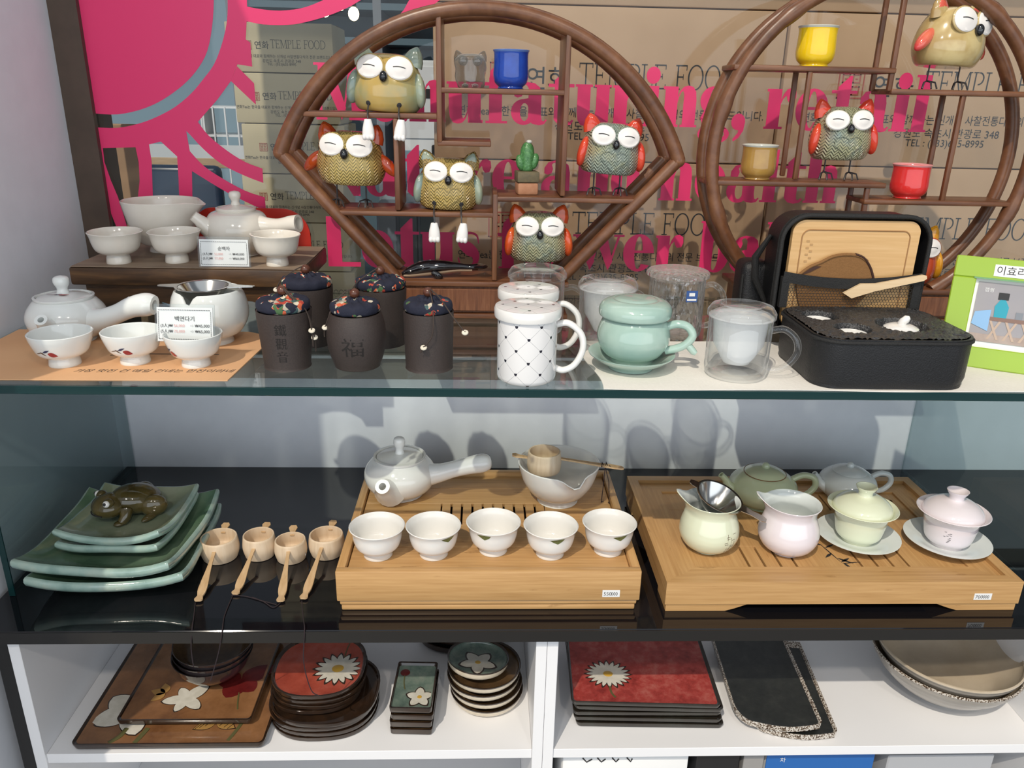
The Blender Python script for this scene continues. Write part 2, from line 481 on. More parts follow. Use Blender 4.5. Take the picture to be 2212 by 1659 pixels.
def glyph_mesh(ch, k, mat, t):
    key = (ch, round(k, 5))
    if key not in _gm:
        mb = MB()
        for i, p in enumerate(GLY[ch][0]):
            mb.poly([(x*k, y*k*GLYPH_TALL) for x, y in p], t, 'y', -t-i*2e-6)
        _gm[key] = mb.build('letter', mat, mesh_only=True, smooth_=False)
    return _gm[key]
YW = 1.356
def window_line(text, p0, p1, label, n_fit=None):
    a = oy(*p0, YW); b = oy(*p1, YW)
    sub = text if n_fit is None else text[:n_fit]
    adv = sum(GLY[c][1] for c in sub)
    k = (b.x-a.x)/adv
    t = thing('window_lettering', label, 'lettering', (a.x, YW-.0002, a.z))
    x = 0
    for c in text:
        if c != ' ':
            q = link('letter', glyph_mesh(c, k, m_pink, .0005), t); q.location = (x*k, 0, 0)
        x += GLY[c][1]
window_line('Manufaturing, retail', (684, 258), (2002, 285), 'pink vinyl line of window lettering starting with a big M, uppermost of the three lines')
window_line('Nature and health', (694, 420), (1806, 440), 'pink vinyl line of window lettering saying Nature and health')
window_line('Lotus flower bakery', (706, 575), (1645, 588), 'pink vinyl line of window lettering starting with Lotus, lowest of the three lines', 15)

# pink lotus emblem on the glass
_dn = [0]
def decal(polys):
    t = thing('window_emblem', 'large pink vinyl lotus emblem on the window beside the dark brown frame', 'emblem', (-.5, YW-.0002, 1.4))
    for name, pts in polys:
        w = [oy(x, y, YW) for x, y in pts]; _dn[0] += 1
        MB().poly([(q.x+.5, q.z-1.4) for q in w], .0005, 'y', -.0005-_dn[0]*1.5e-5).build(name, m_pink, t, smooth_=False)
def sm(p, n=3): return [tuple(q) for q in smooth(p, n)]
decal([
 ('emblem_disc', [(150,-60),(160,0),(197,243)] + sm([(197,243),(215,246),(255,247),(300,238),(340,222),(375,200),(405,175),(430,145),(448,110),(458,60),(462,0),(458,-60)])),
 ('emblem_ring', sm([(204,275),(255,276),(300,267),(340,252),(380,230),(415,200),(440,170),(462,140),(478,100),(490,50),(492,0),(488,-60)]) +
   [(532,-60),(534,14),(533,46),(531,85),(541,92),(545,144),(513,139),(499,175),(470,215),(427,264),(402,282),(350,305),(322,312),(293,318),(224,320),(214,318)]),
 ('emblem_petal', sm([(533,14),(565,20),(605,23),(650,18),(690,4),(740,-22),(790,-60)]) + sm([(850,-60),(780,0),(720,30),(660,48),(620,54),(570,53),(533,46)])),
 ('emblem_petal', [(512,143),(549,180),(553,226),(499,175)]),
 ('emblem_petal', sm([(427,262),(450,292),(490,325),(530,350),(567,364)]) + sm([(569,395),(530,380),(480,355),(440,322),(410,290),(400,281)])),
 ('emblem_petal', sm([(409,325),(440,358),(480,385),(530,412),(572,426)]) + sm([(575,456),(540,440),(490,415),(440,385),(413,368)])),
 ('emblem_petal', [(345,303),(402,280),(411,331),(415,370),(416,440),(388,440),(386,385),(383,338)]),
 ('emblem_petal', [(293,317),(322,311),(328,350),(331,440),(297,440),(302,390),(300,350)]),
 ('emblem_petal', [(204,275),(222,315),(226,350),(240,390),(255,425),(275,490),(252,490),(234,445),(228,400),(215,330)]),
 ('emblem_petal', [(826,76),(855,76),(896,43),(950,0),(1000,-50),(930,-60),(884,0),(872,22)]),
])

# ------------------------------------------------------------------ room behind the window
# thin serif capitals for the carton print (unit: cap height)
_w = .075
def _sr(x, y, w=.17): return _R(x-w, y, x+w, y+.045)
CAP = {
 'T': ([_R(.36,0,.36+_w,1), _R(0,.95,.8,1), _R(0,.8,.04,1), _R(.76,.8,.8,1), _sr(.4,0)], .88),
 'E': ([_R(.1,0,.1+_w,1), _R(0,.95,.68,1), _R(0,0,.7,.05), _R(.1,.49,.5,.54), _R(.64,.8,.68,1), _R(.66,0,.7,.2), _R(.47,.4,.5,.63)], .80),
 'M': ([_R(.1,0,.15,1), _R(.95,0,.95+_w,1), [(.1,1),(.2,1),(.56,.08),(.52,0)], [(.52,0),(.56,.08),(.99,1),(.92,1)], _sr(.12,0,.13), _sr(.99,0), _R(0,.955,.2,1), _R(.92,.955,1.12,1)], 1.2),
 'P': ([_R(.1,0,.1+_w,1), _sr(.14,0), _R(0,.955,.3,1)] + _ring(.34,.73,.33,.27,.25,.22,-90,90,14), .78),
 'L': ([_R(.1,0,.1+_w,1), _R(0,0,.66,.05), _R(.62,0,.66,.24), _sr(.14,.955)], .74),
 'F': ([_R(.1,0,.1+_w,1), _R(0,.95,.66,1), _R(.62,.78,.66,1), _R(.1,.49,.48,.54), _R(.45,.4,.48,.63), _sr(.14,0)], .74),
 'O': (_ring(.46,.5,.46,.52,.375,.47), 1.0),
 'D': ([_R(.1,0,.1+_w,1), _R(0,0,.4,.05), _R(0,.95,.4,1)] + _ring(.36,.5,.52,.5,.43,.45,-90,90,18), .98),
 ' ': ([], .45)}
_capm = {}
def caps(text, h, mat):
    key = (text, round(h, 5))
    if key not in _capm:
        mb = MB(); x = 0
        for c in text:
            for p in CAP[c][0]: mb.poly([((a+x)*h, b*h) for a, b in p], .0004, 'y', -.0004)
            x += CAP[c][1]
        _capm[key] = mb.build('printed_text', mat, mesh_only=True, smooth_=False)
    return _capm[key]
_boxm = {}
def carton(label, x, y, z, w, d, h, group, tw, detail=True, yaw=0, board=None):
    """kraft carton, front face at y; tw = width of the capitals"""
    t = thing('cardboard_carton', label, 'carton', (x, y, z), yaw, group)
    key = (w, d, h)
    if key not in _boxm:
        _boxm[key] = (MB().box(0, w, 0, d, .001, h-.001, .0025, 2).build('body', board or m_kraft, mesh_only=True),
                      MB().box(0, w, d*.5-.025, d*.5+.025, h-.001, h-.0006).build('tape', m_tape, mesh_only=True))
    link('body', _boxm[key][0], t); link('tape', _boxm[key][1], t)
    k = tw*.143                               # cap height
    x0 = w*.16
    yy = -.0006
    s = MB(); S = w*.077; bx, bz = x0, h*.455       # stamp: square outline with syllable-like blocks
    for p in (_R(0,0,S,S*.05), _R(0,S*.95,S,S), _R(0,0,S*.05,S), _R(S*.95,0,S,S)): s.poly([(a+bx, b+bz) for a, b in p], .0004, 'y', -.0004)
    for cx_ in (.14, .54):
        for cz_ in (.12, .55):
            for p in (_R(0,0,.3,.05), _R(0,.28,.3,.33), _R(0,0,.05,.33), _R(.25,.05,.3,.33), _R(.1,.13,.2,.17)):
                s.poly([((a+cx_)*S+bx, (b+cz_)*S+bz) for a, b in p], .0004, 'y', -.0004)
    o = s.build('printed_stamp', m_seal, t, smooth_=False); o.location.y = yy+.0004
    put_text('연화', k*1.02, m_greyink, t, (w*.262, yy, h*.49-k*.05))
    o = link('printed_text', caps('TEMPLE FOOD', k, m_greyink), t); o.location = (w*.415, yy+.0004, h*.49); o.scale = (tw/(9.37*k), 1, 1)
    if detail:
        put_text('연화Tea는 한국을 대표와 함께하는 신개념 사찰전통다식의 전문 브랜드입니다.', k*.46, m_greyink, t, (w*.515, yy, h*.30), 'CENTER', sx=.92)
        put_text('강원도 속초시 관광로 348', k*.46, m_greyink, t, (w*.51, yy, h*.21), 'CENTER')
        put_text('TEL : (033)635-8995', k*.44, m_ink, t, (w*.51, yy, h*.147), 'CENTER')
    return t
YBX = 1.47
za, zb = oy(1500, 18, YBX).z, oy(1500, 353, YBX).z
hb = za-zb
x0 = oy(938, 300, YBX).x; x1 = oy(1690, 150, YBX).x
wb = x1-x0
for r in range(4):
    z = za - hb*r
    for c in range(2):
        pos = ('topmost', 'second from the top', 'third from the top', 'lowest')[r]
        side = ('behind the fan shelf', 'behind the round shelf')[c]
        carton('large kraft carton beyond the window, %s, %s' % (pos, side),
               x0+c*(wb+.005), YBX, z, wb, .36, hb, 'cartons stacked against the window', wb*.46)
z = za-hb*3
t = thing('pallet', 'low wooden pallet bench under the big cartons behind the window', 'pallet', (x0, YBX, 0))
for k in range(3): MB().box(0, 2*wb, .04+k*.12, .12+k*.12, z-.03, z-.001, .002).build('plank', m_kraft, t)
for k in range(2): MB().box(.05+k*(2*wb-.18), .13+k*(2*wb-.18), .04, .34, 0, z-.031, .002).build('runner', m_kraft, t)
# smaller cartons further back on the left
YBL = 1.90
m_kraft_hazed = plain('hazed_carton', srgb(196, 184, 152), .75, c2=srgb(188, 176, 144), sc=8)  # window reflection haze is mixed into this paler board colour
a = oy(500, 160, YBL); b = oy(728, 160, YBL); w2 = b.x-a.x
zs = [oy(620, yy, YBL).z for yy in (48, 158, 268, 376, 481, 586, 690)]
names = ('topmost', 'second from the top', 'third from the top', 'fourth from the top', 'fifth from the top', 'lowest')
for i in range(6):
    carton('small haze-paled carton behind the left window pane, %s of its stack' % names[i], a.x+.006*((i*7) % 3-1)+.012*i*.2, YBL, zs[i+1], w2, .17, zs[i]-zs[i+1], 'small cartons stacked behind the window', w2*.52, board=m_kraft_hazed)
t = thing('side_table', 'plain white table under the stack of small cartons', 'table', (a.x-.1, YBL-.03, 0))
MB().box(0, w2+.16, 0, .32, zs[6]-.03, zs[6]-.001, .003).build('table_top', m_white, t)
for px_ in (.03, w2+.10):
    for py_ in (.03, .26): MB().box(px_, px_+.03, py_, py_+.03, 0, zs[6]-.031).build('leg', m_white, t)

m_rwall = plain('back_room_wall', (.24, .36, .44), .7)  # dark bluish tone paints in the window pane's blue reflection
m_navy = plain('navy_leather', (.010, .028, .06), .3)
m_steel = plain('brushed_steel', (.55, .56, .58), .3, metal=1)
m_grey = plain('grey_panel', (.20, .22, .25), .45)
m_shelfblue = plain('blue_grey_shelf', (.10, .16, .20), .5)
m_oak = wood('pale_oak', (.38,.25,.13), (.48,.33,.19), (.55,.39,.24), 'x')
struct('wall_far', MB().box(-3.5, 4.5, 4.8, 4.86, 0, 2.8), m_rwall)
def at(px, py, y): return oy(px, py, y)
# carton leaning by the frame at far left
t = thing('leaning_board', 'brown board standing just behind the window next to the dark frame', 'board', (at(222,420,1.55).x, 1.55, 0))
MB().box(0, at(310,420,1.55).x-at(222,420,1.55).x, 0, .02, 0, at(250,268,1.55).z, .002).build('panel', m_kraft, t)
# white table and navy chair
p = at(355, 345, 2.9)
t = thing('dining_table', 'white table with a wooden edge in the room behind the emblem', 'table', (p.x-.35, 2.85, 0))
MB().box(0, .75, 0, .7, p.z-.012, p.z+.012, .004).build('table_top', m_white, t)
MB().box(0, .75, -.012, -.0005, p.z-.02, p.z+.012, .002).build('edge_strip', m_oak, t)
for xx in (.03, .69):
    for yy in (.03, .63): MB().box(xx, xx+.035, yy, yy+.035, 0, p.z-.0125, .002).build('leg', m_steel, t)
q = at(352, 357, 2.3); q2 = at(389, 357, 2.3)
t = thing('chair', 'navy leather chair with its back to the window by the white table', 'chair', ((q.x+q2.x)/2, 2.3, 0))
zt = q.z
MB().box(-.13, .13, 0, .04, zt-.42, zt, .018, 3).build('backrest', m_navy, t)
MB().box(-.19, .19, -.02, .38, .42, .47, .015, 2).build('seat', m_navy, t)
for xx in (-.17, .15):
    for yy in (0, .34): MB().box(xx, xx+.02, yy, yy+.02, 0, .419).build('leg', m_steel, t)
for xx in (-.11, .09): MB().box(xx, xx+.02, .01, .03, .47, zt-.419).build('back_post', m_steel, t)
# white wire rack
p = at(430, 230, 3.7); p2 = at(520, 360, 3.7)
t = thing('wire_rack', 'white wire rack in the back room between emblem and small cartons', 'rack', (p.x, 3.7, 0))
W = .42
for i in range(9):
    x = W*i/8
    MB().box(x, x+.006, 0, .006, p2.z-.3, p.z).build('wire', m_white, t)
for zz in (p2.z-.3, p2.z, (p.z+p2.z)/2, p.z-.006): MB().box(-.005, W+.011, .006, .25, zz, zz+.008).build('rack_shelf', m_white, t)
for x in (-.012, W+.006):
    MB().box(x, x+.012, .05, .20, 0, p.z).build('rack_side', m_white, t)
# white machine
p = at(845, 128, 2.85); p2 = at(960, 300, 2.85)
t = thing('vending_machine', 'white coin machine with small dark slots behind the window left of the large cartons', 'machine', (p.x, 2.85, 0))
w = p2.x-p.x
MB().box(0, w, 0, .5, 0, p.z, .01, 2).build('cabinet', m_white, t)
MB().box(.02, w-.02, -.004, -.0005, p2.z, p.z-.02, .001).build('control_panel', m_lam, t)
for i in range(3): MB().box(w*.42+i*.034, w*.42+i*.034+.024, -.006, -.0042, p.z-.12, p.z-.09).build('slot', m_ink, t)
MB().box(.03, w-.05, -.006, -.0008, p2.z-.22, p2.z-.04, .002).build('hatch', m_rwall, t)
MB().box(w*.75, w*.75+.03, -.012, -.0008, p2.z-.06, p2.z-.02, .004).build('handle', m_ink, t)
# dark shelving above it, far wall
p = at(760, 20, 4.2); p2 = at(960, 125, 4.2)
t = thing('wall_shelving', 'blue-grey shelving high on the far wall of the back room', 'shelving', (p.x-.6, 4.2, 0))
for z in (p2.z-.1, (p.z+p2.z)/2-.05, p.z, p.z+.3): MB().box(0, 2.2, 0, .4, z, z+.03).build('shelf_board', m_shelfblue, t)
MB().box(0, 2.2, .4, .42, 0, p.z+.6).build('back_panel', m_shelfblue, t)
for x in (0, .7, 1.45, 2.16): MB().box(x, x+.04, -.002, .4, 0, p.z+.6).build('upright', m_grey, t)
# grey cabinets low, behind the fan shelf
p = at(812, 440, 2.3); p2 = at(952, 640, 2.3)
t = thing('metal_locker', 'grey metal locker behind the window below the white machine', 'locker', (p.x, 2.3, 0))
w = p2.x-p.x; 
MB().box(0, w, 0, .4, 0, p.z, .003).build('cabinet', m_grey, t)
for i in range(3):
    MB().box(w*i/3+.004, w*(i+1)/3-.004, -.008, -.0005, .05, p.z-.03, .002).build('door', plain('locker_door', ((.26,.28,.31),(.13,.15,.16),(.10,.12,.12))[i], .4), t)
    MB().box(w*i/3+.015, w*i/3+.022, -.02, -.0085, p.z-.3, p.z-.2).build('handle', m_steel, t)
# blue towel over the locker
p = at(935, 300, 2.4)
t = MB(); n = 14
rows = []
for i in range(n+1):
    a_ = pi*i/n
    rows.append([(.11*cos(a_)*(1+.06*sin(9*j)), .04*j-.06, .10*sin(a_)+.008*sin(5*j+i)) for j in range(5)])
v = [q for r in rows for q in r] + [(q[0]*.9, q[1], q[2]*.9-.004) for r in rows for q in r]
f = []; N5 = (n+1)*5
for i in range(n):
    for j in range(4):
        k0 = i*5+j; f += [(k0, k0+1, k0+6, k0+5), (k0+N5, k0+5+N5, k0+6+N5, k0+1+N5)]
for i in range(n): f += [(i*5, i*5+5, i*5+5+N5, i*5+N5), (i*5+4, i*5+4+N5, i*5+9+N5, i*5+9)]
t.add(v, f)
o = t.build('draped_towel', plain('blue_cotton', (.10, .22, .34), .9, c2=(.14, .28, .42), sc=40, bump=.3), None, 60)
tag(o, 'grey-blue towel bunched behind the window left of the large cartons', 'towel')
zl = at(812, 440, 2.3).z
o.location = (p.x, 2.44, zl+.012)
# added glowing bulbs imitating shop-light reflections in the window
for i, (px_, py_) in enumerate(((702, 22), (735, 8), (764, 30), (905, 6))):
    p = at(px_, py_, 3.5)
    t = thing('mirrored_light', 'glowing bulb imitating a shop light mirrored in the window, %s from the emblem' % ('first', 'second', 'third', 'fourth')[i], 'reflected_light', (p.x, 3.5, p.z), 0, 'shop lights mirrored in the window')
    e = NT('mirrored_glow') if i == 0 else None
    if e:
        e.b.inputs['Emission Color'].default_value = (1, .72, .38, 1); e.b.inputs['Emission Strength'].default_value = 9
        m_mirrored = e.m
    MB().ell((0,0,0), (.022,.022,.026), 12, 8).build('bulb', m_mirrored, t)
    MB().tube([(0,0,.026),(0,0,.05),(0,0,.6)], [.012,.01,.003], 8).build('cord', m_ink, t)
# ------------------------------------------------------------------ carved display stands
m_rosew = wood('rosewood', (.065,.024,.011), (.145,.056,.024), (.235,.10,.044), 'x', 9, 10, .36)
m_rosez = wood('rosewood_upright', (.065,.024,.011), (.145,.056,.024), (.235,.10,.044), 'z', 9, 10, .36)
m_rosed = wood('rosewood_panel', (.10,.035,.014), (.17,.062,.026), (.24,.10,.045), 'z', 20, 12, .4)
def rimwood():
    t = NT('rosewood_rim').set(.34)
    f = t.noise(70, 5, None, .6); g = t.noise(14, 3)
    c = t.ramp(t.math('MULTIPLY_ADD', g, .6, t.math('MULTIPLY', f, .4)), [(.32,(.075,.028,.012)),(.5,(.150,.060,.026)),(.68,(.230,.102,.046))])
    return t.col(c).bump(f, .1, .001).m
m_roser = rimwood()
YC, DC = 1.175, .098; DCF = DC; DR = .068          # front plane and depth of both stands
def seg_bar(name, t, p0, p1, y, r, mat, n=10):
    d = Vector((p1[0]-p0[0], 0, p1[1]-p0[1]))
    MB().tube([(p0[0], y, p0[1]), (p1[0], y, p1[1])], r, n).build(name, mat, t, 50)
def board(t, px0, px1, name='shelf_board', up=False, th=.0075, DC=None, rods=False):
    """thin board through the stand: its front edge runs between two pixels"""
    a = oy(*px0, YC); b = oy(*px1, YC)
    DC = DC or DCF
    dx, dz = b.x-a.x, b.z-a.z
    if not up:
        zz = (a.z+b.z)/2
        o = MB().box(a.x-t.location.x, b.x-t.location.x, .002, DC-.002, zz-th-t.location.z, zz-t.location.z, .0018, 2).build(name, m_rosew, t)
        return zz
    xx = (a.x+b.x)/2
    z0, z1 = min(a.z, b.z), max(a.z, b.z)
    if rods:
        for yy in (.004, DC-.011):
            MB().box(xx-th/2-t.location.x, xx+th/2-t.location.x, yy, yy+.0075, z0-t.location.z, z1-t.location.z, .002, 2).build(name, m_rosez, t)
        return xx
    MB().box(xx-th/2-t.location.x, xx+th/2-t.location.x, .001, DC-.001, z0-t.location.z, z1-t.location.z, .0018, 2).build(name, m_rosez, t)
    return xx
# fan
FX, FZ, FR = -.003, 1.216, .309
fan = thing('fan_display_stand', 'dark wooden fan-shaped display stand with open compartments and a drawer base', 'display stand', (FX, YC, ZG))
zo = FZ-ZG
cl = (-.288, 1.330-ZG); cr = (.288, 1.330-ZG); bl = (-.128, 1.150-ZG); br = (.122, 1.150-ZG)
a0 = atan2(cl[1]-zo, cl[0]); a1 = atan2(cr[1]-zo, cr[0])
RA = sqrt(cl[0]**2+(cl[1]-zo)**2)
for y, nm in ((.008, 'front_rim'), (DC-.008, 'rear_rim')):
    pts = [(RA*1.0*cos(a0+(a1-a0)*i/48), y, zo+(RA+(.309-RA)*sin(pi*i/48))*sin(a0+(a1-a0)*i/48)) for i in range(49)]
    MB().tube(pts, .0105, 10, up=(0,1,0)).build(nm, m_roser, fan, 50)
    for p, q in ((cl, bl), (cr, br)):
        MB().tube([(p[0], y, p[1]), (q[0], y, q[1])], .0095, 8, up=(0,1,0)).build(nm + '_diagonal', m_roser, fan, 50)
        MB().ell((p[0], y, p[1]), (.0108,.0105,.0108), 10, 8).build('corner_joint', m_rosew, fan)
# base with drawer
MB().box(-.137, .135, -.004, DC+.004, .050, .058, .002, 2).build('base_top', m_rosew, fan)
MB().box(-.130, .128, .002, DC, .008, .0495, .001).build('base_body', m_rosed, fan)
MB().box(-.137, .135, -.004, DC+.004, 0, .0078, .002, 2).build('base_foot', m_rosew, fan)
for x0_, x1_ in ((-.124, .122),):
    o = MB().box(x0_, x1_, -.003, .0018, .012, .046, .001).build('drawer', m_rosed, fan)
Z_F1 = board(fan, (951,183), (1229,200))
Z_F2 = board(fan, (652,232), (944,254))
Z_F3 = board(fan, (945,305), (1061,305))
Z_F4 = board(fan, (716,450), (1074,465))
Z_F5 = board(fan, (1066,419), (1385,436))
board(fan, (951,18), (945,308), 'upright', True)
board(fan, (1236,62), (1210,424), 'upright', True)
board(fan, (857,256), (856,455), 'upright', True)
board(fan, (1074,420), (1064,607), 'upright', True)
Z_FB = ZG+.058
# round
CXr, CZr, CRr = .573, 1.342, .238
rnd_ = thing('round_display_stand', 'brown wooden ring-shaped display stand with bamboo-carved rim', 'display stand', (CXr, YC, ZG))
zo = CZr-ZG
ab = math.asin((.052-zo)/CRr)
for y, nm in ((.008, 'front_rim'), (DR-.008, 'rear_rim')):
    n = 96; pts = []; rad = []
    for i in range(n+1):
        a = ab + (pi-2*ab)*i/n
        pts.append((CRr*cos(a), y, zo+CRr*sin(a)))
        rad.append(.0098 + (.0016 if (i % 12) in (0, 1) and y < .05 else 0))
    MB().tube(pts, rad, 10, up=(0,1,0)).build(nm, m_roser, rnd_, 60)
for i in range(0):
    a = ab + (pi-2*ab)*(i+.5)/10
    c_, s_ = cos(a)*CRr, zo+sin(a)*CRr
    MB().tube([(c_, .010, s_), (c_, DR-.010, s_)], .006, 8).build('rim_spacer', m_rosew, rnd_, 50)
MB().box(-.175, .175, -.004, DC+.004, .046, .055, .002, 2).build('base_top', m_rosew, rnd_)
MB().box(-.165, .165, .002, DC, .008, .0455, .001).build('base_body', m_rosed, rnd_)
MB().box(-.175, .175, -.004, DC+.004, 0, .0078, .002, 2).build('base_foot', m_rosew, rnd_)
for x0_, x1_ in ((-.16, .16),):
    o = MB().box(x0_, x1_, -.003, .0018, .012, .043, .001).build('drawer', m_rosed, rnd_)
Z_RA = board(rnd_, (1588,139), (1940,146), DC=DR)
Z_RB = board(rnd_, (1928,193), (2228,197), DC=DR)
Z_RC = board(rnd_, (1530,391), (1918,395), DC=DR)
Z_RD = board(rnd_, (1868,436), (2192,432), DC=DR)
board(rnd_, (1752,147), (1724,389), 'upright', True, DC=DR, rods=True)
board(rnd_, (1962,-30), (1928,197), 'upright', True, DC=DR, rods=True)
board(rnd_, (2087,199), (2042,436), 'upright', True, DC=DR, rods=True)
board(rnd_, (1873,396), (1860,560), 'upright', True, DC=DR, rods=True)

# ------------------------------------------------------------------ owls
def owl_mat(name, base, edge, patch, knit=True):
    t = NT(name).set(.16, coat=.6)
    x, y, z = t.xyz()
    n1 = t.noise(28, 3)
    c = t.mix(t.math('MULTIPLY', t.ramp(n1, [(.45,(0,0,0)),(.68,(1,1,1))]), .8), base, patch)
    ax = t.math('ABSOLUTE', x)
    e = t.math('ADD', t.math('MULTIPLY', ax, 22.0), t.math('MULTIPLY', n1, .9))
    e = t.ramp(e, [(.85,(0,0,0)),(1.0,(1,1,1))]) if False else t.math('SMOOTH_MIN', t.math('MAXIMUM', t.math('MULTIPLY_ADD', e, 1.6, -1.55), 0.0), 1.0, .1)
    c = t.mix(e, c, edge)
    t.col(c)
    if knit:
        u = t.math('MULTIPLY', x, 105.0)
        tri = t.math('ABSOLUTE', t.math('SUBTRACT', t.math('FRACT', u), .5))
        w = t.math('SINE', t.math('MULTIPLY', t.math('ADD', t.math('MULTIPLY', z, 210.0), t.math('MULTIPLY', tri, 2.4)), 2*pi))
        g = t.math('MULTIPLY', tri, 1.6)
        h = t.math('ADD', w, g)
        t.bump(h, .8, .0016)
    return t.m
m_eye = plain('eye_bisque', (.82, .78, .74), .55)
m_slit = plain('eyelid_line', (.03, .03, .03), .6)
m_beak = plain('black_glaze', (.008, .008, .009), .08, coat=.8)
m_wire = plain('dark_wire', (.03, .028, .03), .45)
m_foot = plain('foot_bisque', (.82, .80, .77), .5)
def glaze2(name, c1, c2, sc=35, rough=.14): return plain(name, c1, rough, c2=c2, sc=sc, coat=.5)
m_orange = glaze2('orange_red_glaze', (.50, .045, .012), (.62, .10, .02))
m_red = glaze2('red_glaze', (.58, .035, .02), (.66, .07, .03))
m_bluegl = glaze2('blue_grey_glaze', (.20, .30, .30), (.33, .36, .24))
m_pinkred = glaze2('rose_red_glaze', (.62, .05, .05), (.70, .16, .09))
m_yel = glaze2('yellow_glaze', (.72, .36, .02), (.66, .28, .02))
OW = dict(
 olive=owl_mat('owl_olive', (.48,.33,.095), (.28,.32,.19), (.36,.30,.12), False),
 ochre=owl_mat('owl_ochre', (.55,.42,.14), (.30,.13,.03), (.50,.39,.15)),
 gold=owl_mat('owl_gold', (.56,.41,.13), (.36,.21,.06), (.50,.38,.15)),
 teal=owl_mat('owl_teal', (.30,.36,.30), (.34,.17,.06), (.44,.42,.22)),
 teal2=owl_mat('owl_teal_brown', (.38,.38,.23), (.34,.16,.08), (.22,.33,.33)),
 cream=owl_mat('owl_cream', (.60,.47,.22), (.38,.24,.09), (.44,.30,.11), False),
 red=owl_mat('owl_red', (.50,.06,.02), (.40,.04,.02), (.55,.10,.03), False))
HEART = None
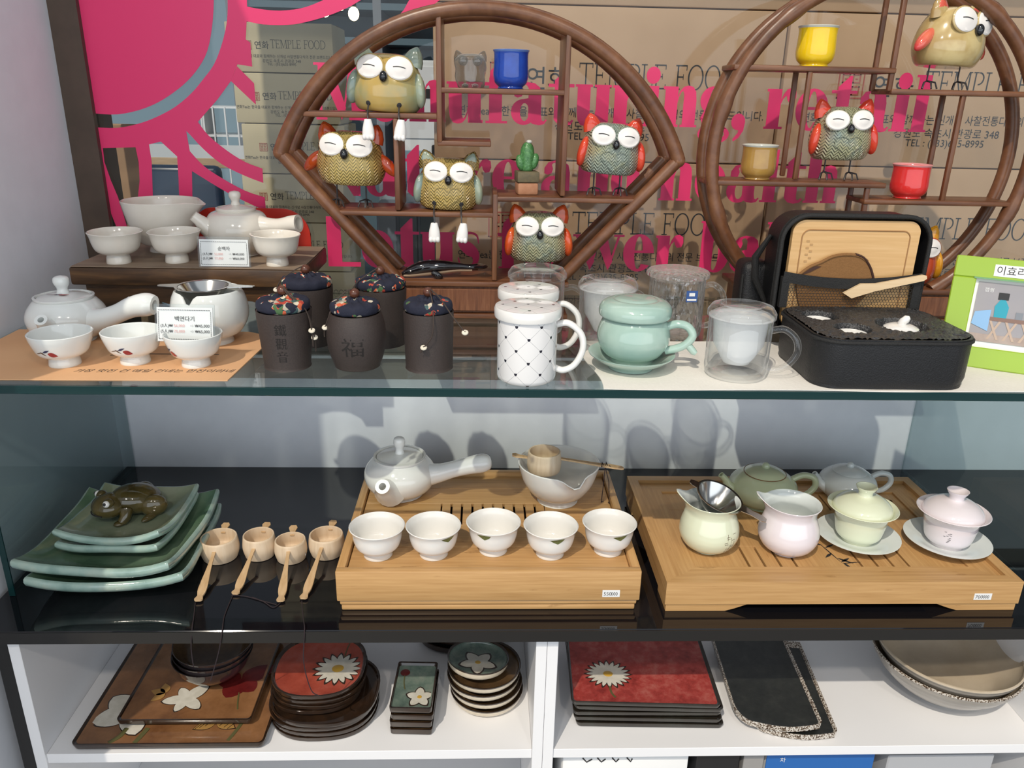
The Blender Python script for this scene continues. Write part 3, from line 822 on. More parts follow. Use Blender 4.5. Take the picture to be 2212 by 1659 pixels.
def owl(label, px, z, W, H, body, ear_m, wing_m, yaw=0, roll=0, legs=None, leg_len=0.0, wings='close', yoff=.045, heart=False, ear_h=.195, lift=0.0):
    """px: pixel column/row where the middle of its underside meets the board; W, H body width and height in metres"""
    p = oy(px[0], px[1], YC+yoff)
    t = thing('owl_figurine', label, 'owl figurine', (p.x, YC+yoff, z), 0, 'ceramic owls on the display stands')
    base = leg_len if legs == 'wire' else .0005
    R, D = W/2, W*.40
    prof = smooth([(0,0),(R*.62,0),(R*.84,H*.04),(R*.98,H*.22),(R*1.0,H*.40),(R*.93,H*.60),(R*.82,H*.76),(R*.66,H*.90),(R*.42,H*.985),(0,H)], 4)
    T = Matrix.Translation((0,0,base)) @ Matrix.Rotation(yaw, 4, 'Z') @ Matrix.Rotation(roll, 4, 'Y')
    def P(name, mb, mat, sharp=60, par=t): 
        return mb.xf(T).build(name, mat, par, sharp)
    def rz(zz):
        for (r0, z0), (r1, z1) in zip(prof, prof[1:]):
            if z0 <= zz <= z1 and z1 > z0: return r0+(r1-r0)*(zz-z0)/(z1-z0)
        return R*.3
    def surf(x, zz):                      # front surface of the body
        r = rz(zz); c = max(0, 1-(x/r)**2)
        return Vector((x, -D/R*r*sqrt(c), zz))
    def nor(x, zz):
        e = .002; a = surf(x+e, zz)-surf(x-e, zz); b = surf(x, zz+e)-surf(x, zz-e)
        n = a.cross(b); n.normalize(); return n if n.y < 0 else -n
    bo = P('body', MB().lathe(prof, 40, sy=D/R), OW[body])
    for s in (-1, 1):
        # ears
        ex = s*R*.64; ez = H*.82
        mb = MB()
        rings = [(1.0, 0, 0), (.92, .35, .05), (.62, .72, .16), (.22, .95, .27), (.0, 1.02, .30)]
        prf = [(R*.30*a, H*ear_h*1.7*b) for a, b, c in rings]
        mb.lathe(prf, 16, sy=.55)
        mb.xf(Matrix.Translation((ex, -D*.05, ez)) @ Matrix.Rotation(s*.30, 4, 'Y'))
        eo = P('ear', mb, OW[body] if body in ('gold', 'cream') else ear_m)
        mb = MB().lathe([(R*.30*a*.74, H*ear_h*1.7*b*.82) for a, b, c in rings], 14, sy=.30)
        mb.xf(Matrix.Translation((ex, -D*.05-R*.082, ez+.002)) @ Matrix.Rotation(s*.30, 4, 'Y'))
        P('ear_inner', mb, ear_m, par=eo)
        # eyes
        er = R*.365
        xx = s*R*.385; zz = H*.745
        c = surf(xx, zz); n = nor(xx, zz); n = (n + Vector((0,-1.1,0))).normalized()
        q = n.to_track_quat('Z', 'Y').to_matrix().to_4x4()
        mb = MB().lathe([(0,.0048),(er*.45,.0046),(er*.62,.0026),(er*.9,.0026),(er,.0012),(er*1.0,-.003),(0,-.003)], 28, sy=.84)
        mb.xf(Matrix.Translation(c+n*.0022) @ q)
        eye = P('eye', mb, m_eye, 40)
        mb = MB().tube(smooth([(-er*.45, .0002, .0046),(-er*.15,.0012,.0050),(er*.15,.0012,.0050),(er*.45,.0002,.0046)], 3), .0006, 6)
        mb.xf(Matrix.Translation(c+n*.0024) @ q @ Matrix.Rotation(-.06, 4, 'Z'))
        P('eyelid', mb, m_slit, par=eye)
        # glaze rim round the eye
        mb = MB().tube([(er*1.03*cos(2*pi*i/26), er*.87*sin(2*pi*i/26), 0) for i in range(26)], .0017, 6, closed=True)
        mb.xf(Matrix.Translation(c+n*.0012) @ q); P('eye_rim', mb, OW[body], par=eye)
        # wings
        if wings == 'close':
            mb = MB().ell((s*R*.90, -D*.30, H*.40), (R*.17, D*.34, H*.30), 16, 12, Matrix.Rotation(-s*.16, 3, 'Y') @ Matrix.Rotation(s*.35, 3, 'Z'))
        else:
            mb = MB().ell((s*R*1.08, -D*.12, H*.40), (R*.17, D*.20, H*.26), 16, 12, Matrix.Rotation(-s*.75, 3, 'Y'))
        P('wing', mb, wing_m)
        # legs
        lx = s*R*.42
        if legs == 'wire':
            mb = MB()
            o = Vector((lx, -D*.1, 0))
            mb.tube([(lx,-D*.1,base+.004),(lx,-D*.1,.012)], .0012, 6)
            for dx, dy in ((-.011,-.012),(.0,-.016),(.011,-.011),(.0,.010)):
                mb.tube([(lx,-D*.1,.012),(lx+dx*.75,-D*.1+dy*.75,.010),(lx+dx,-D*.1+dy,.0013)], .0012, 6)
            mb.build('leg', m_wire, t, 60)
        elif legs == 'cord':
            c0 = T @ surf(lx, H*.14)
            yo = -YC-yoff+YC-.010   # hangs in front of the board edge
            yo = -yoff-.007
            L = leg_len
            mb = MB().tube([c0+Vector((0,.004,.001)), c0+Vector((0,-.003,-.004)), (c0.x, yo*.9, -.002), (c0.x+.001, yo, -.008), (c0.x+.001, yo, -L)], .0011, 6)
            co_ = mb.build('cord', m_wire, t, 60)
            MB().lathe([(0,-.0008),(.0032,-.0008),(.0036,.0006),(.002,.001),(0,.001)], 10).xf(Matrix.Translation(c0) @ nor(lx, H*.14).to_track_quat('Z','Y').to_matrix().to_4x4()).build('eyelet', m_wire, co_)
            # little foot: hollow sock with three toes
            mb = MB()
            prf = smooth([(0,.001),(.0065,.0),(.0085,.005),(.0080,.014),(.0062,.022),(.0050,.0265),(.0042,.0275),(.0034,.0265),(.0030,.018),(0,.017)], 3)
            mb.lathe(prf, 18, sy=.72)
            for k in (-1,0,1): mb.ell((k*.0052, -.003, .0035), (.0034,.0045,.0045), 10, 8)
            mb.xf(Matrix.Translation((c0.x+.001, yo, -L-.024)) @ Matrix.Rotation(s*.06+.05, 4, 'Y'))
            mb.build('foot', m_foot, co_, 60)
    # beak
    c = surf(0, H*.60)
    P('beak', MB().ell(c+Vector((0,-.003,0)), (R*.115, R*.12, R*.15), 16, 10), m_beak)
    if heart:
        pts = []
        for i in range(40):
            a = 2*pi*i/40
            hx = 16*sin(a)**3/17; hz = (13*cos(a)-5*cos(2*a)-2*cos(3*a)-cos(4*a))/17
            pts.append(surf(hx*R*.46, H*.30+hz*H*.22)+Vector((0,-.0003,0)))
        P('heart_outline', MB().tube(pts, .0010, 6, closed=True), OW[body], par=bo)
    return t
def zt_board(z): return z
owl('olive glazed owl with blue-grey wings and dangling white feet, high on the fan stand', (838,243), Z_F2, .104, .079, 'olive', m_bluegl, m_bluegl, -.06, .05, 'cord', .012)
owl('yellow owl with a brown side and spread orange wings, standing on wire legs', (762,445), Z_F4, .103, .076, 'ochre', m_orange, m_orange, -.10, .04, 'wire', .034, 'out')
owl('golden knitted owl with pale blue ears and dangling white feet beside the cactus', (968,458), Z_F4, .095, .074, 'gold', m_bluegl, m_bluegl, .02, .03, 'cord', .018, heart=True)
owl('teal owl with red ears on wire legs at the right corner of the fan', (1308,422), Z_F5, .094, .073, 'teal', m_red, m_red, .05, .08, 'wire', .032, heart=True)
owl('dark teal owl with black-tipped red ears sitting on the fan stand base behind the mugs', (1160,590), Z_FB, .096, .074, 'teal2', m_orange, m_orange, .0, .0, 'wire', .026, heart=True, ear_h=.20)
owl('cream owl with rose red ears and wings perched high on the round stand', (2028,193), Z_RB, .108, .079, 'cream', m_pinkred, m_pinkred, .42, .05, 'wire', .031, 'out', yoff=.034)
owl('grey-green owl with bright red ears standing in the middle of the round stand', (1802,385), Z_RC, .092, .076, 'teal2', m_red, m_red, -.05, -.02, 'wire', .030, heart=True)
owl('red owl with yellow ears half hidden behind the open black case', (1958,560), ZG+.055, .094, .080, 'red', m_yel, m_yel, .05, 0, None, 0)

# ------------------------------------------------------------------ small cups on the stands
def small_cup(label, px, z, r, h, mat, rimmat, footr=.7, yoff=.034, belly=1.02):
    p = oy(px[0], px[1], YC+yoff)
    t = thing('small_cup', label, 'cup', (p.x, YC+yoff, z), 0, 'small glazed cups on the display stands')
    prof = smooth([(0,.002),(r*footr,.0),(r*footr,h*.06),(r*.90,h*.16),(r*belly*.97,h*.34),(r*.97,h*.60),(r*.96,h*.86),(r*.99,h*.95)], 3)
    MB().lathe(prof + [(r*.93,h*.95),(r*.90,h*.6),(r*.86,h*.25),(0,h*.16)], 36).build('cup_body', mat, t, 50)
    MB().lathe([(r*.985,h*.94),(r*1.03,h*.985),(r*1.0,h),(r*.95,h*.985),(r*.925,h*.93)], 36).build('rim', rimmat, t, 60)
m_blue = glaze2('cobalt_glaze', (.010,.045,.30), (.012,.06,.38), 60)
m_yellow = glaze2('lemon_glaze', (.85,.55,.01), (.88,.60,.015), 60)
m_ochrec = glaze2('ochre_glaze', (.42,.25,.06), (.36,.20,.05), 40)
m_redc = glaze2('scarlet_glaze', (.70,.03,.03), (.72,.04,.035), 60)
m_rimw = plain('pale_rim_glaze', (.55,.56,.50), .15)
m_rimp = plain('pink_rim_glaze', (.72,.30,.30), .15)
small_cup('deep blue glazed cup on the upper board of the fan stand', (1103,190), Z_F1, .0255, .052, m_blue, plain('blue_rim_glaze',(.10,.18,.45),.15))
small_cup('bright yellow glazed cup on the top board of the round stand', (1757,143), Z_RA, .0275, .054, m_yellow, m_rimw)
small_cup('ochre glazed cup with a pale rim at the left of the round stand', (1634,388), Z_RC, .0260, .050, m_ochrec, m_rimw)
small_cup('scarlet glazed cup on the lower right board of the round stand', (1957,433), Z_RD, .0275, .050, m_redc, m_rimp)

# clear glass owl
m_crystal = seeglass('crystal', (.70,.70,.68), 1.5, .04, (.55,.55,.52), 1.4, .55, 2.2)
p = oy(1016, 182, YC+.04)
t = thing('glass_owl', 'small transparent glass owl next to the deep blue cup', 'owl figurine', (p.x, YC+.04, Z_F1))
mb = MB().lathe(smooth([(0,0),(.016,0),(.0205,.008),(.0215,.020),(.0225,.032),(.0215,.040),(.014,.045),(0,.046)], 3), 28, sy=.75, fn=lambda x, y, z, a: (x*(1+.05*sin(5*a+z*300)), y*(1+.06*cos(4*a)), z))
mb.build('body', m_crystal, t, 60)
for s in (-1, 1):
    MB().lathe([(.008,0),(.0065,.006),(.002,.012),(0,.013)], 12, sy=.6).xf(Matrix.Translation((s*.0155, 0, .038)) @ Matrix.Rotation(s*.35, 4, 'Y')).build('ear', m_crystal, t, 60)
    MB().lathe([(0,.003),(.005,.002),(.007,.0),(0,-.001)], 14).xf(Matrix.Translation((s*.010, -.0165, .036)) @ Matrix.Rotation(pi/2, 4, 'X')).build('eye', m_crystal, t, 60)
    MB().ell((s*.007, -.014, .003), (.005,.005,.003), 10, 6).build('foot', m_crystal, t, 60)

# cactus in a square pot
p = oy(1137, 412, YC+.04)
t = thing('cactus_ornament', 'little green cactus ornament in a two-tone square clay pot', 'cactus', (p.x, YC+.04, Z_F5), .12)
m_terra = plain('terracotta', (.36,.16,.08), .7, c2=(.40,.19,.10), sc=120, bump=.2)
m_moss = plain('moss_band', (.14,.11,.055), .7, c2=(.11,.09,.05), sc=150, bump=.3)
m_cact = plain('cactus_glaze', (.05,.16,.05), .25, c2=(.09,.24,.08), sc=260, bump=.6)
MB().box(-.0155,.0155,-.0155,.0155,0,.018,.003,2).build('pot', m_terra, t)
MB().box(-.0165,.0165,-.0165,.0165,.0182,.034,.002,2).build('pot_rim', m_moss, t)
MB().lathe(smooth([(0,.0342),(.008,.0342),(.0095,.045),(.0100,.058),(.0085,.068),(.005,.074),(0,.076)],3), 20, fn=lambda x,y,z,a:(x*(1+.07*cos(9*a)),y*(1+.07*cos(9*a)),z)).build('stem', m_cact, t, 60)
for s, zz in ((-1,.046),(1,.048)):
    MB().ell((s*.0105,-.002,zz),(.0065,.006,.012),14,10,Matrix.Rotation(s*.25,3,'Y')).build('arm', m_cact, t, 60)
MB().ell((.002,-.002,.076),(.0045,.0045,.003),10,6).build('flower', m_rimw, t)

# whale-shaped chopstick rest
p = oz(950, 603, Z_FB)
t = thing('whale_figurine', 'glossy black whale figurine with a pale belly lying on the fan base', 'figurine', (p.x, YC+.022, Z_FB), .10)
pts = smooth([(-.058,0,.006),(-.045,0,.011),(-.025,0,.0165),(0,0,.018),(.025,0,.0175),(.045,0,.016),(.058,0,.0165)],4)
rad = [a[0] for a in smooth([(.003,),(.008,),(.0115,),(.0105,),(.007,),(.0055,),(.006,)],4)]
m_whale = plain('black_whale_glaze', (.008,.006,.007), .07, coat=.8)
MB().tube(pts, rad, 14, flat=.9).build('body', m_whale, t, 60)
MB().ell((.062,0,.017),(.012,.014,.0035),14,8).build('tail', m_whale, t, 60)
MB().tube([(q[0],-.0015,q[2]-r*.62) for q, r in zip(pts[1:22], rad[1:22])], [r*.55 for r in rad[1:22]], 10).build('belly', plain('pale_belly',(.45,.33,.22),.2), t, 60)
MB().ell((-.045,-.0075,.0125),(.0012,.001,.0012),8,6).build('eye', m_eye, t)
MB().ell((-.005,-.010,.006),(.010,.003,.0055),10,6,Matrix.Rotation(.5,3,'Y')).build('fin', m_whale, t, 60)
# ------------------------------------------------------------------ ceramics helpers
m_porc = plain('white_porcelain', (.80, .79, .76), .10, coat=.5)
m_cream = plain('cream_white_glaze', (.76, .72, .64), .13, c2=(.72, .68, .60), sc=30, coat=.4)
m_cool = plain('cool_white_glaze', (.74, .77, .75), .10, coat=.5)
m_metal = plain('polished_steel', (.62, .61, .58), .16, metal=1)
m_redpaint = plain('iron_red_paint', (.25, .02, .03), .3, c2=(.38,.06,.05), sc=200)
m_bluepaint = plain('indigo_paint', (.03,.04,.10), .3)
m_brnpaint = plain('brown_paint', (.10,.05,.025), .3)
def lip(a0, H, out=.3, drop=.12, w=.30, k=3):
    def fn(x, y, z, a):
        g = gauss(adiff(a, a0), w)*max(0, min(1, z/H))**k
        return (x*(1+out*g), y*(1+out*g), z - drop*H*g if drop < 0 else z - drop*H*g)
    return fn
def shell(outer, wall, floor):
    """outer profile from the foot up to the rim, then back down inside"""
    inn = [(max(r-wall, .0), z) for r, z in reversed(outer) if z > floor*1.05]
    rt, zt = outer[-1]
    return outer + [(rt-wall*.45, zt+wall*.35)] + inn + [(0, floor)]
def footed(rb, r, h, fh, flare=0.0, belly=.9):
    return smooth([(0,.001),(rb*.86,.001),(rb,0),(rb*.96,fh*.6),(rb*.92,fh),(r*.56,fh*1.10),(r*.77,fh+(h-fh)*.20),(r*belly,fh+(h-fh)*.48),(r*(.97-flare*.5),fh+(h-fh)*.80),(r,h)], 3)
def on_lathe(prof, a, z, off=.0003):
    for (r0, z0), (r1, z1) in zip(prof, prof[1:]):
        if z1 > z0 and z0 <= z <= z1:
            r = r0+(r1-r0)*(z-z0)/(z1-z0)+off
            return Vector((r*cos(a), r*sin(a), z))
    return Vector(((prof[-1][0]+off)*cos(a), (prof[-1][0]+off)*sin(a), z))
def paint(prof, polys, parent, a_mid=-pi/2, name='painted_motif'):
    """polys: (material, [(u, z)...]) with u in metres round the wall"""
    for mat, pts in polys:
        R = max(r for r, z in prof)
        n = len(pts); cu = sum(p[0] for p in pts)/n; cz = sum(p[1] for p in pts)/n
        def S(u, z): return on_lathe(prof, a_mid+u/R, z)
        v = [S(cu, cz)]; f = []
        for k in (.5, 1.0): v += [S(cu+(u-cu)*k, cz+(z-cz)*k) for u, z in pts]
        for i in range(n):
            j = (i+1) % n
            f += [(0, 1+i, 1+j), (1+i, 1+n+i, 1+n+j, 1+j)]
        MB().add(v, f).build(name, mat, parent, 80)
def petal(u, z, du, dz, w, n=11, k=1.0):
    """leaf outline from (u,z) along (du,dz), widest in the middle"""
    L = sqrt(du*du+dz*dz); nx, nz = -dz/L, du/L
    a = [(u+du*t+nx*w*sin(pi*t**.8)**k, z+dz*t+nz*w*sin(pi*t**.8)**k) for t in [i/(n-1) for i in range(n)]]
    b = [(u+du*t-nx*w*sin(pi*t**.8)**k, z+dz*t-nz*w*sin(pi*t**.8)**k) for t in [i/(n-1) for i in range(n-2, 0, -1)]]
    return a+b

# ------------------------------------------------------------------ left: paper mat and lotus tea set
def mesh_sheet(pts, t): return MB().poly(pts, t, 'z')
mt = thing('paper_mat', 'peach paper bag with brush writing lying flat under the lotus tea set', 'paper mat', (0, 0, ZG))
m_peach = plain('peach_paper', (.72, .42, .22), .8, c2=(.68, .39, .20), sc=12)
MB().poly([(-.650,.880),(-.300,.884),(-.290,1.062),(-.330,1.085),(-.650,1.085)], .0012, 'z').build('sheet', m_peach, mt)
FLAT = Matrix.Identity(4)
put_text('가장 멋진 건 매일 건네는 한잔이라네', .0125, m_ink, mt, (-.492, .908, .00135), rot=Matrix.Rotation(.02, 4, 'Z'), shear=.25)
mb = MB()
for k in range(5): mb.box(-.475+k*.0006, -.448, .972+k*.0035, .9735+k*.0035, .0012, .0014)
mb.box(-.449, -.34, .979, .981, .0012, .0014); mb.build('printed_fork', m_ink, mt)
ZP = ZG+.0013
m_lip = m_cool
CUPP = footed(.0195, .0390, .0395, .010, 0, .88)
def lotus_cup(label, x, y, s=1.0, motif=0.0):
    t = thing('tea_cup', label, 'cup', (x, y, ZP), 0, 'cups with a red bud on the paper mat')
    P = [(r*s, z*1.03) for r, z in CUPP]
    MB().lathe(shell(P, .0022, .0115), 40).build('bowl', m_cool, t, 50)
    u = motif
    paint(P, [(m_redpaint, petal(u+.002, .0225, .013, -.0035, .0032)), (m_bluepaint, petal(u-.004, .0238, .010, .0036, .0013)),
              (m_brnpaint, petal(u-.009, .0245, .0085, -.0050, .0009)), (m_brnpaint, petal(u-.018, .021, .016, .0035, .0005))], t)
lotus_cup('white footed cup with a red bud, leftmost on the paper mat', -.514, .938, .94, -.004)
lotus_cup('white footed cup with a red bud, middle one on the paper mat', -.433, .949, .915, -.002)
lotus_cup('white footed cup holding the price card on the paper mat', -.355, .940, .89, -.030)

def kyusu(label, loc, R, zr, zk, lid_r, spout, srad, handle, hrad, mat, hollow_h=.62, group=None, belly=.5, knob_r=.009, motif=False):
    t = thing('teapot', label, 'teapot', loc, 0, group)
    hb = zr
    body = smooth([(0,.0005),(R*.60,0),(R*.62,hb*.05),(R*.88,hb*.22),(R,hb*belly),(R*.95,hb*.72),(R*.80,hb*.90),(lid_r*1.08,hb*.965)], 4)
    MB().lathe(body+[(lid_r*1.12,hb*.985),(lid_r*1.12,hb*1.03),(lid_r*1.03,hb*1.04),(lid_r*1.0,hb*.97),(0,hb*.93)], 48).build('body', mat, t, 50)
    l = MB().lathe(smooth([(lid_r*.97,hb*.985),(lid_r*.95,hb*1.02),(lid_r*.6,hb*1.065),(lid_r*.3,hb*1.09),(0,hb*1.10)],3), 40).build('lid', mat, t, 50)
    kh = zk-hb*1.08
    MB().lathe(smooth([(0,0),(knob_r*.75,.0),(knob_r*.62,kh*.28),(knob_r*.95,kh*.62),(knob_r*.80,kh*.90),(0,kh)],4), 24, cz=hb*1.08).build('knob', mat, l, 60)
    s = MB().tube(smooth(spout, 4), [a[0] for a in smooth([(x,) for x in srad], 4)], 18, hollow=.50).build('spout', mat, t, 50)
    MB().tube(smooth(handle, 4), [a[0] for a in smooth([(x,) for x in hrad], 4)], 18, hollow=hollow_h).build('handle', mat, t, 50)
    return t, l
t, l = kyusu('white side-handled teapot with a red bud on its lid, on the paper mat', (-.556, 1.040, ZP), .0500, .0590, .0880, .0330,
    [(-.002,-.034,.024),(-.001,-.048,.031),(.000,-.058,.039),(.0005,-.064,.045)], [.019,.013,.0088,.0078],
    [(.040,-.014,.030),(.056,-.018,.034),(.078,-.020,.043),(.098,-.022,.052),(.118,-.024,.056),(.128,-.025,.0555)], [.018,.0142,.0125,.0140,.0155,.0125], m_cool, .55, knob_r=.0105)
mb = MB()
for k, (mat, pts) in enumerate([(m_redpaint, petal(.000,-.013,.013,.002,.0028)), (m_bluepaint, petal(-.006,-.0125,.009,.004,.0011)), (m_brnpaint, petal(-.014,-.014,.013,.001,.0006))]):
    MB().poly(pts, .0003, 'z', .0648).build('painted_motif', mat, l)
# pitcher with strainer
t = thing('tea_pitcher', 'round white pitcher with a notched spout standing behind the price card', 'pitcher', (-.366, 1.040, ZP))
P = smooth([(0,.001),(.024,.001),(.0275,0),(.0272,.008),(.0380,.014),(.0480,.030),(.0500,.046),(.0470,.062),(.0425,.0715)],4)
MB().lathe(shell(P, .003, .012), 48, fn=lip(-pi*.60, .0715, .05, .20, .16, 4)).build('body', m_cool, t, 50)
t = thing('tea_strainer', 'polished steel strainer with two flat ears resting in the white pitcher', 'strainer', (-.370, 1.036, ZP+.0735))
pr = smooth([(0,-.020),(.014,-.019),(.024,-.009),(.0325,.003)],4)
MB().lathe([(r*.97, z+.0008) for r, z in pr][::-1]+[(0.0,-.0205)]+pr+[(.036,.0035),(.036,.0043),(.0325,.0040)], 40).build('bowl', m_metal, t, 50)
for s, L in ((-1,.022),(1,.030)):
    MB().poly([(s*.033,-.010),(s*(.036+L*.6),-.0055),(s*(.036+L),-.004),(s*(.038+L),0),(s*(.036+L),.004),(s*(.036+L*.6),.0055),(s*.033,.010)], .0009, 'z', .0034).build('ear', m_metal, t)

# price cards
m_acryl = seeglass('clear_acrylic', (.93,.95,.95), 1.49, .02, (.7,.72,.74), 2.0, .25)
m_pinkink = plain('faded_pink_ink', (.75,.42,.40), .7)
def price_card(label, loc, w, h, title, l1, l2, tilt, yaw=0.0):
    t = thing('price_card', label, 'price card', loc, yaw)
    M = Matrix.Rotation(-tilt, 4, 'X')
    MB().box(-w/2-.0025, w/2+.0025, -.0012, .0012, 0, h+.004, .0004).xf(M).build('sleeve', m_acryl, t)
    c = MB().box(-w/2, w/2, -.0006, .0004, .0015, h, 0).xf(M).build('card', m_paper, t)
    b = MB(); n = 22
    for k in range(n):
        x = -w/2+.002+(w-.004)*k/n
        for zz in (.004, h-.0035): b.box(x, x+(w-.004)/n*.72, -.0016, -.0014, zz, zz+.0005)
    for k in range(14):
        zz = .0045+(h-.009)*k/14
        for xx in (-w/2+.0018, w/2-.0023): b.box(xx, xx+.0005, -.0016, -.0014, zz, zz+(h-.009)/14*.7)
    b.xf(M).build('printed_border', m_greyink, c)
    R_ = M @ UPRIGHT
    def T(s, size, x, z, al, mat): put_text(s, size, mat, c, M @ Vector((x, -.0015, z)), al, R_)
    T(title, h*.16, 0, h*.62, 'CENTER', m_greyink)
    for k, (a, b_, c_) in enumerate((l1, l2)):
        zz = h*(.44-.16*k)
        T(a, h*.115, -w*.44, zz, 'LEFT', m_greyink); T(b_, h*.115, -w*.20, zz, 'LEFT', m_pinkink); T(c_, h*.115, w*.10, zz, 'LEFT', m_greyink)
    return t
price_card('white price card in a clear sleeve standing in the cup on the paper mat', (-.364, .938, ZP+.0290), .068, .043, '백연다기', ('(3人)₩', '56,000', '⇨ ₩45,000'), ('(5人)₩', '75,000', '⇨ ₩65,000'), .22, -.03)
S = 1.17
price_card('white price card in a clear sleeve on the wooden riser', (-.375, 1.148, S), .070, .040, '순백자', ('(3人)₩', '52,000', '⇨ ₩40,000'), ('(5人)₩', '77,000', '⇨ ₩60,000'), .12, .0)

# ------------------------------------------------------------------ wooden riser with the plain white set
m_old = wood('old_dark_wood', (.020,.011,.006), (.070,.034,.013), (.17,.085,.030), 'x', 7, 7, .45, .25)
m_oldtop = wood('worn_wood_top', (.20,.14,.10), (.27,.20,.14), (.33,.25,.18), 'x', 7, 9, .6, .1)
t = thing('wooden_riser', 'old dark wooden riser with carved skirt under the plain white tea set', 'riser', (-.430, 1.140, ZG+.0005))
MB().box(-.165,.168,-.002,.185,.0525,.0785,.003,2).build('slab', m_old, t)
MB().box(-.163,.166,0,.183,.0788,.0795).build('worn_top', m_oldtop, t)
sk = [(-.150,.052),(.152,.052),(.152,0),(.120,0),(.112,.016),(.090,.028),(.060,.030),(.030,.022),(0,.018),(-.03,.022),(-.06,.030),(-.09,.028),(-.112,.016),(-.12,0),(-.150,0)]
MB().poly(sk, .014, 'y', .010).build('skirt', m_old, t)
MB().poly(sk, .014, 'y', .160).build('skirt', m_old, t)
for x in (-.150, .138): MB().box(x, x+.014, .0245, .1595, 0, .052, .002).build('end_panel', m_old, t)
# red holder behind the riser
m_redpl = plain('red_plastic', (.50, .030, .018), .35)
t = thing('red_holder', 'red plastic leaflet holder with a rounded top behind the wooden riser', 'holder', (-.386, 1.328, ZG+.0005))
ol = [(-.09,0),(.098,0),(.098,.100)] + [(.098-.045+.045*cos(a), .095+.045*sin(a)) for a in [pi/2*i/8 for i in range(9)]] + [(-.09+.03-.03*sin(a), .110+.03*cos(a)) for a in [pi/2*i/8 for i in range(9)]]
MB().poly(ol, .004, 'y', .002).build('back_plate', m_redpl, t)
MB().box(-.088,.096,-.0005,.0018,.0,.075,.0005).build('pocket_front', m_redpl, t)
MB().poly([(x*1.03+.002, z*1.02) for x, z in ol], .001, 'y', .0065).build('sleeve', m_acryl, t)
# cups on the riser
CS = footed(.0180, .0400, .0445, .0125, .08, .87)
def riser_cup(label, x, y, s=1.0):
    t = thing('tea_cup', label, 'cup', (x, y, S+.0002), RND.uniform(0, 3), 'plain cream cups on the riser')
    P = [(r*s, z*1.02) for r, z in CS]
    MB().lathe(shell(P, .0022, .012), 40, fn=lambda x, y, z, a: (x*(1+.012*sin(2*a+1)), y*(1+.012*sin(2*a+1)), z*(1+.02*sin(a+.5)))).build('bowl', m_cream, t, 50)
riser_cup('plain cream footed cup nearest the white wall on the riser', -.5370, 1.172, .945)
riser_cup('plain cream footed cup in front of the big pouring bowl', -.4565, 1.184, .93)
riser_cup('plain cream footed cup right of the price card on the riser', -.305, 1.172, .915)
t = thing('pouring_bowl', 'large cream pouring bowl with a side lip at the back of the riser', 'bowl', (-.505, 1.272, S+.0002))
P = smooth([(0,.001),(.022,.001),(.025,0),(.024,.009),(.036,.014),(.048,.034),(.054,.056),(.0585,.078)],4)
MB().lathe(shell(P, .003, .013), 48, fn=lip(-.12, .078, .24, .06, .26, 5)).build('bowl', m_cream, t, 50)
t, l = kyusu('plain cream side-handled teapot with a tall knob on the riser', (-.383, 1.252, S+.0002), .0500, .0700, .0975, .0270,
    [(-.026,-.016,.036),(-.040,-.024,.046),(-.048,-.030,.056),(-.055,-.033,.063)], [.020,.014,.0092,.0080],
    [(.036,-.010,.046),(.052,-.014,.046),(.070,-.018,.047),(.088,-.023,.051),(.101,-.027,.053)], [.017,.0130,.0118,.0128,.0135], m_cream, .70, knob_r=.0095)

# ------------------------------------------------------------------ clay tea canisters
m_clay = plain('brown_clay', (.036,.026,.023), .58, c2=(.045,.032,.028), sc=500, bump=.15)
m_clayd = plain('engraved_clay', (.012,.009,.008), .8)
def floral(name, seed):
    t = NT(name).set(.85)
    v = t.node('ShaderNodeTexVoronoi'); v.inputs['Scale'].default_value = 170
    mp = t.co(); off = t.node('ShaderNodeVectorMath', operation='ADD'); off.inputs[1].default_value = (seed*3.1, seed*1.7, 0)
    t.l.new(mp, off.inputs[0]); t.l.new(off.outputs[0], v.inputs['Vector'])
    sep = t.n.new('ShaderNodeSeparateColor'); t.l.new(v.outputs['Color'], sep.inputs[0])
    big = t.noise(42, 2, off.outputs[0])
    c = t.ramp(sep.outputs[0], [(0,(.42,.05,.03)),(.22,(.60,.12,.05)),(.40,(.62,.55,.42)),(.58,(.06,.13,.05)),(.76,(.42,.38,.30)),(.9,(.05,.10,.10))], 'CONSTANT')
    mask = t.math('GREATER_THAN', big, .555)
    edge = t.math('LESS_THAN', v.outputs['Distance'], .0040*170)
    base = t.mix(t.math('MULTIPLY', mask, edge), (.010,.012,.028), c)
    t.col(base)
    return t.bump(t.noise(260, 2), .5, .001).m
m_bead = plain('brown_wood_bead', (.10,.035,.02), .25)
m_cord = plain('brown_cord', (.05,.035,.028), .9)
m_bone = plain('bone_bead', (.72,.66,.54), .4)
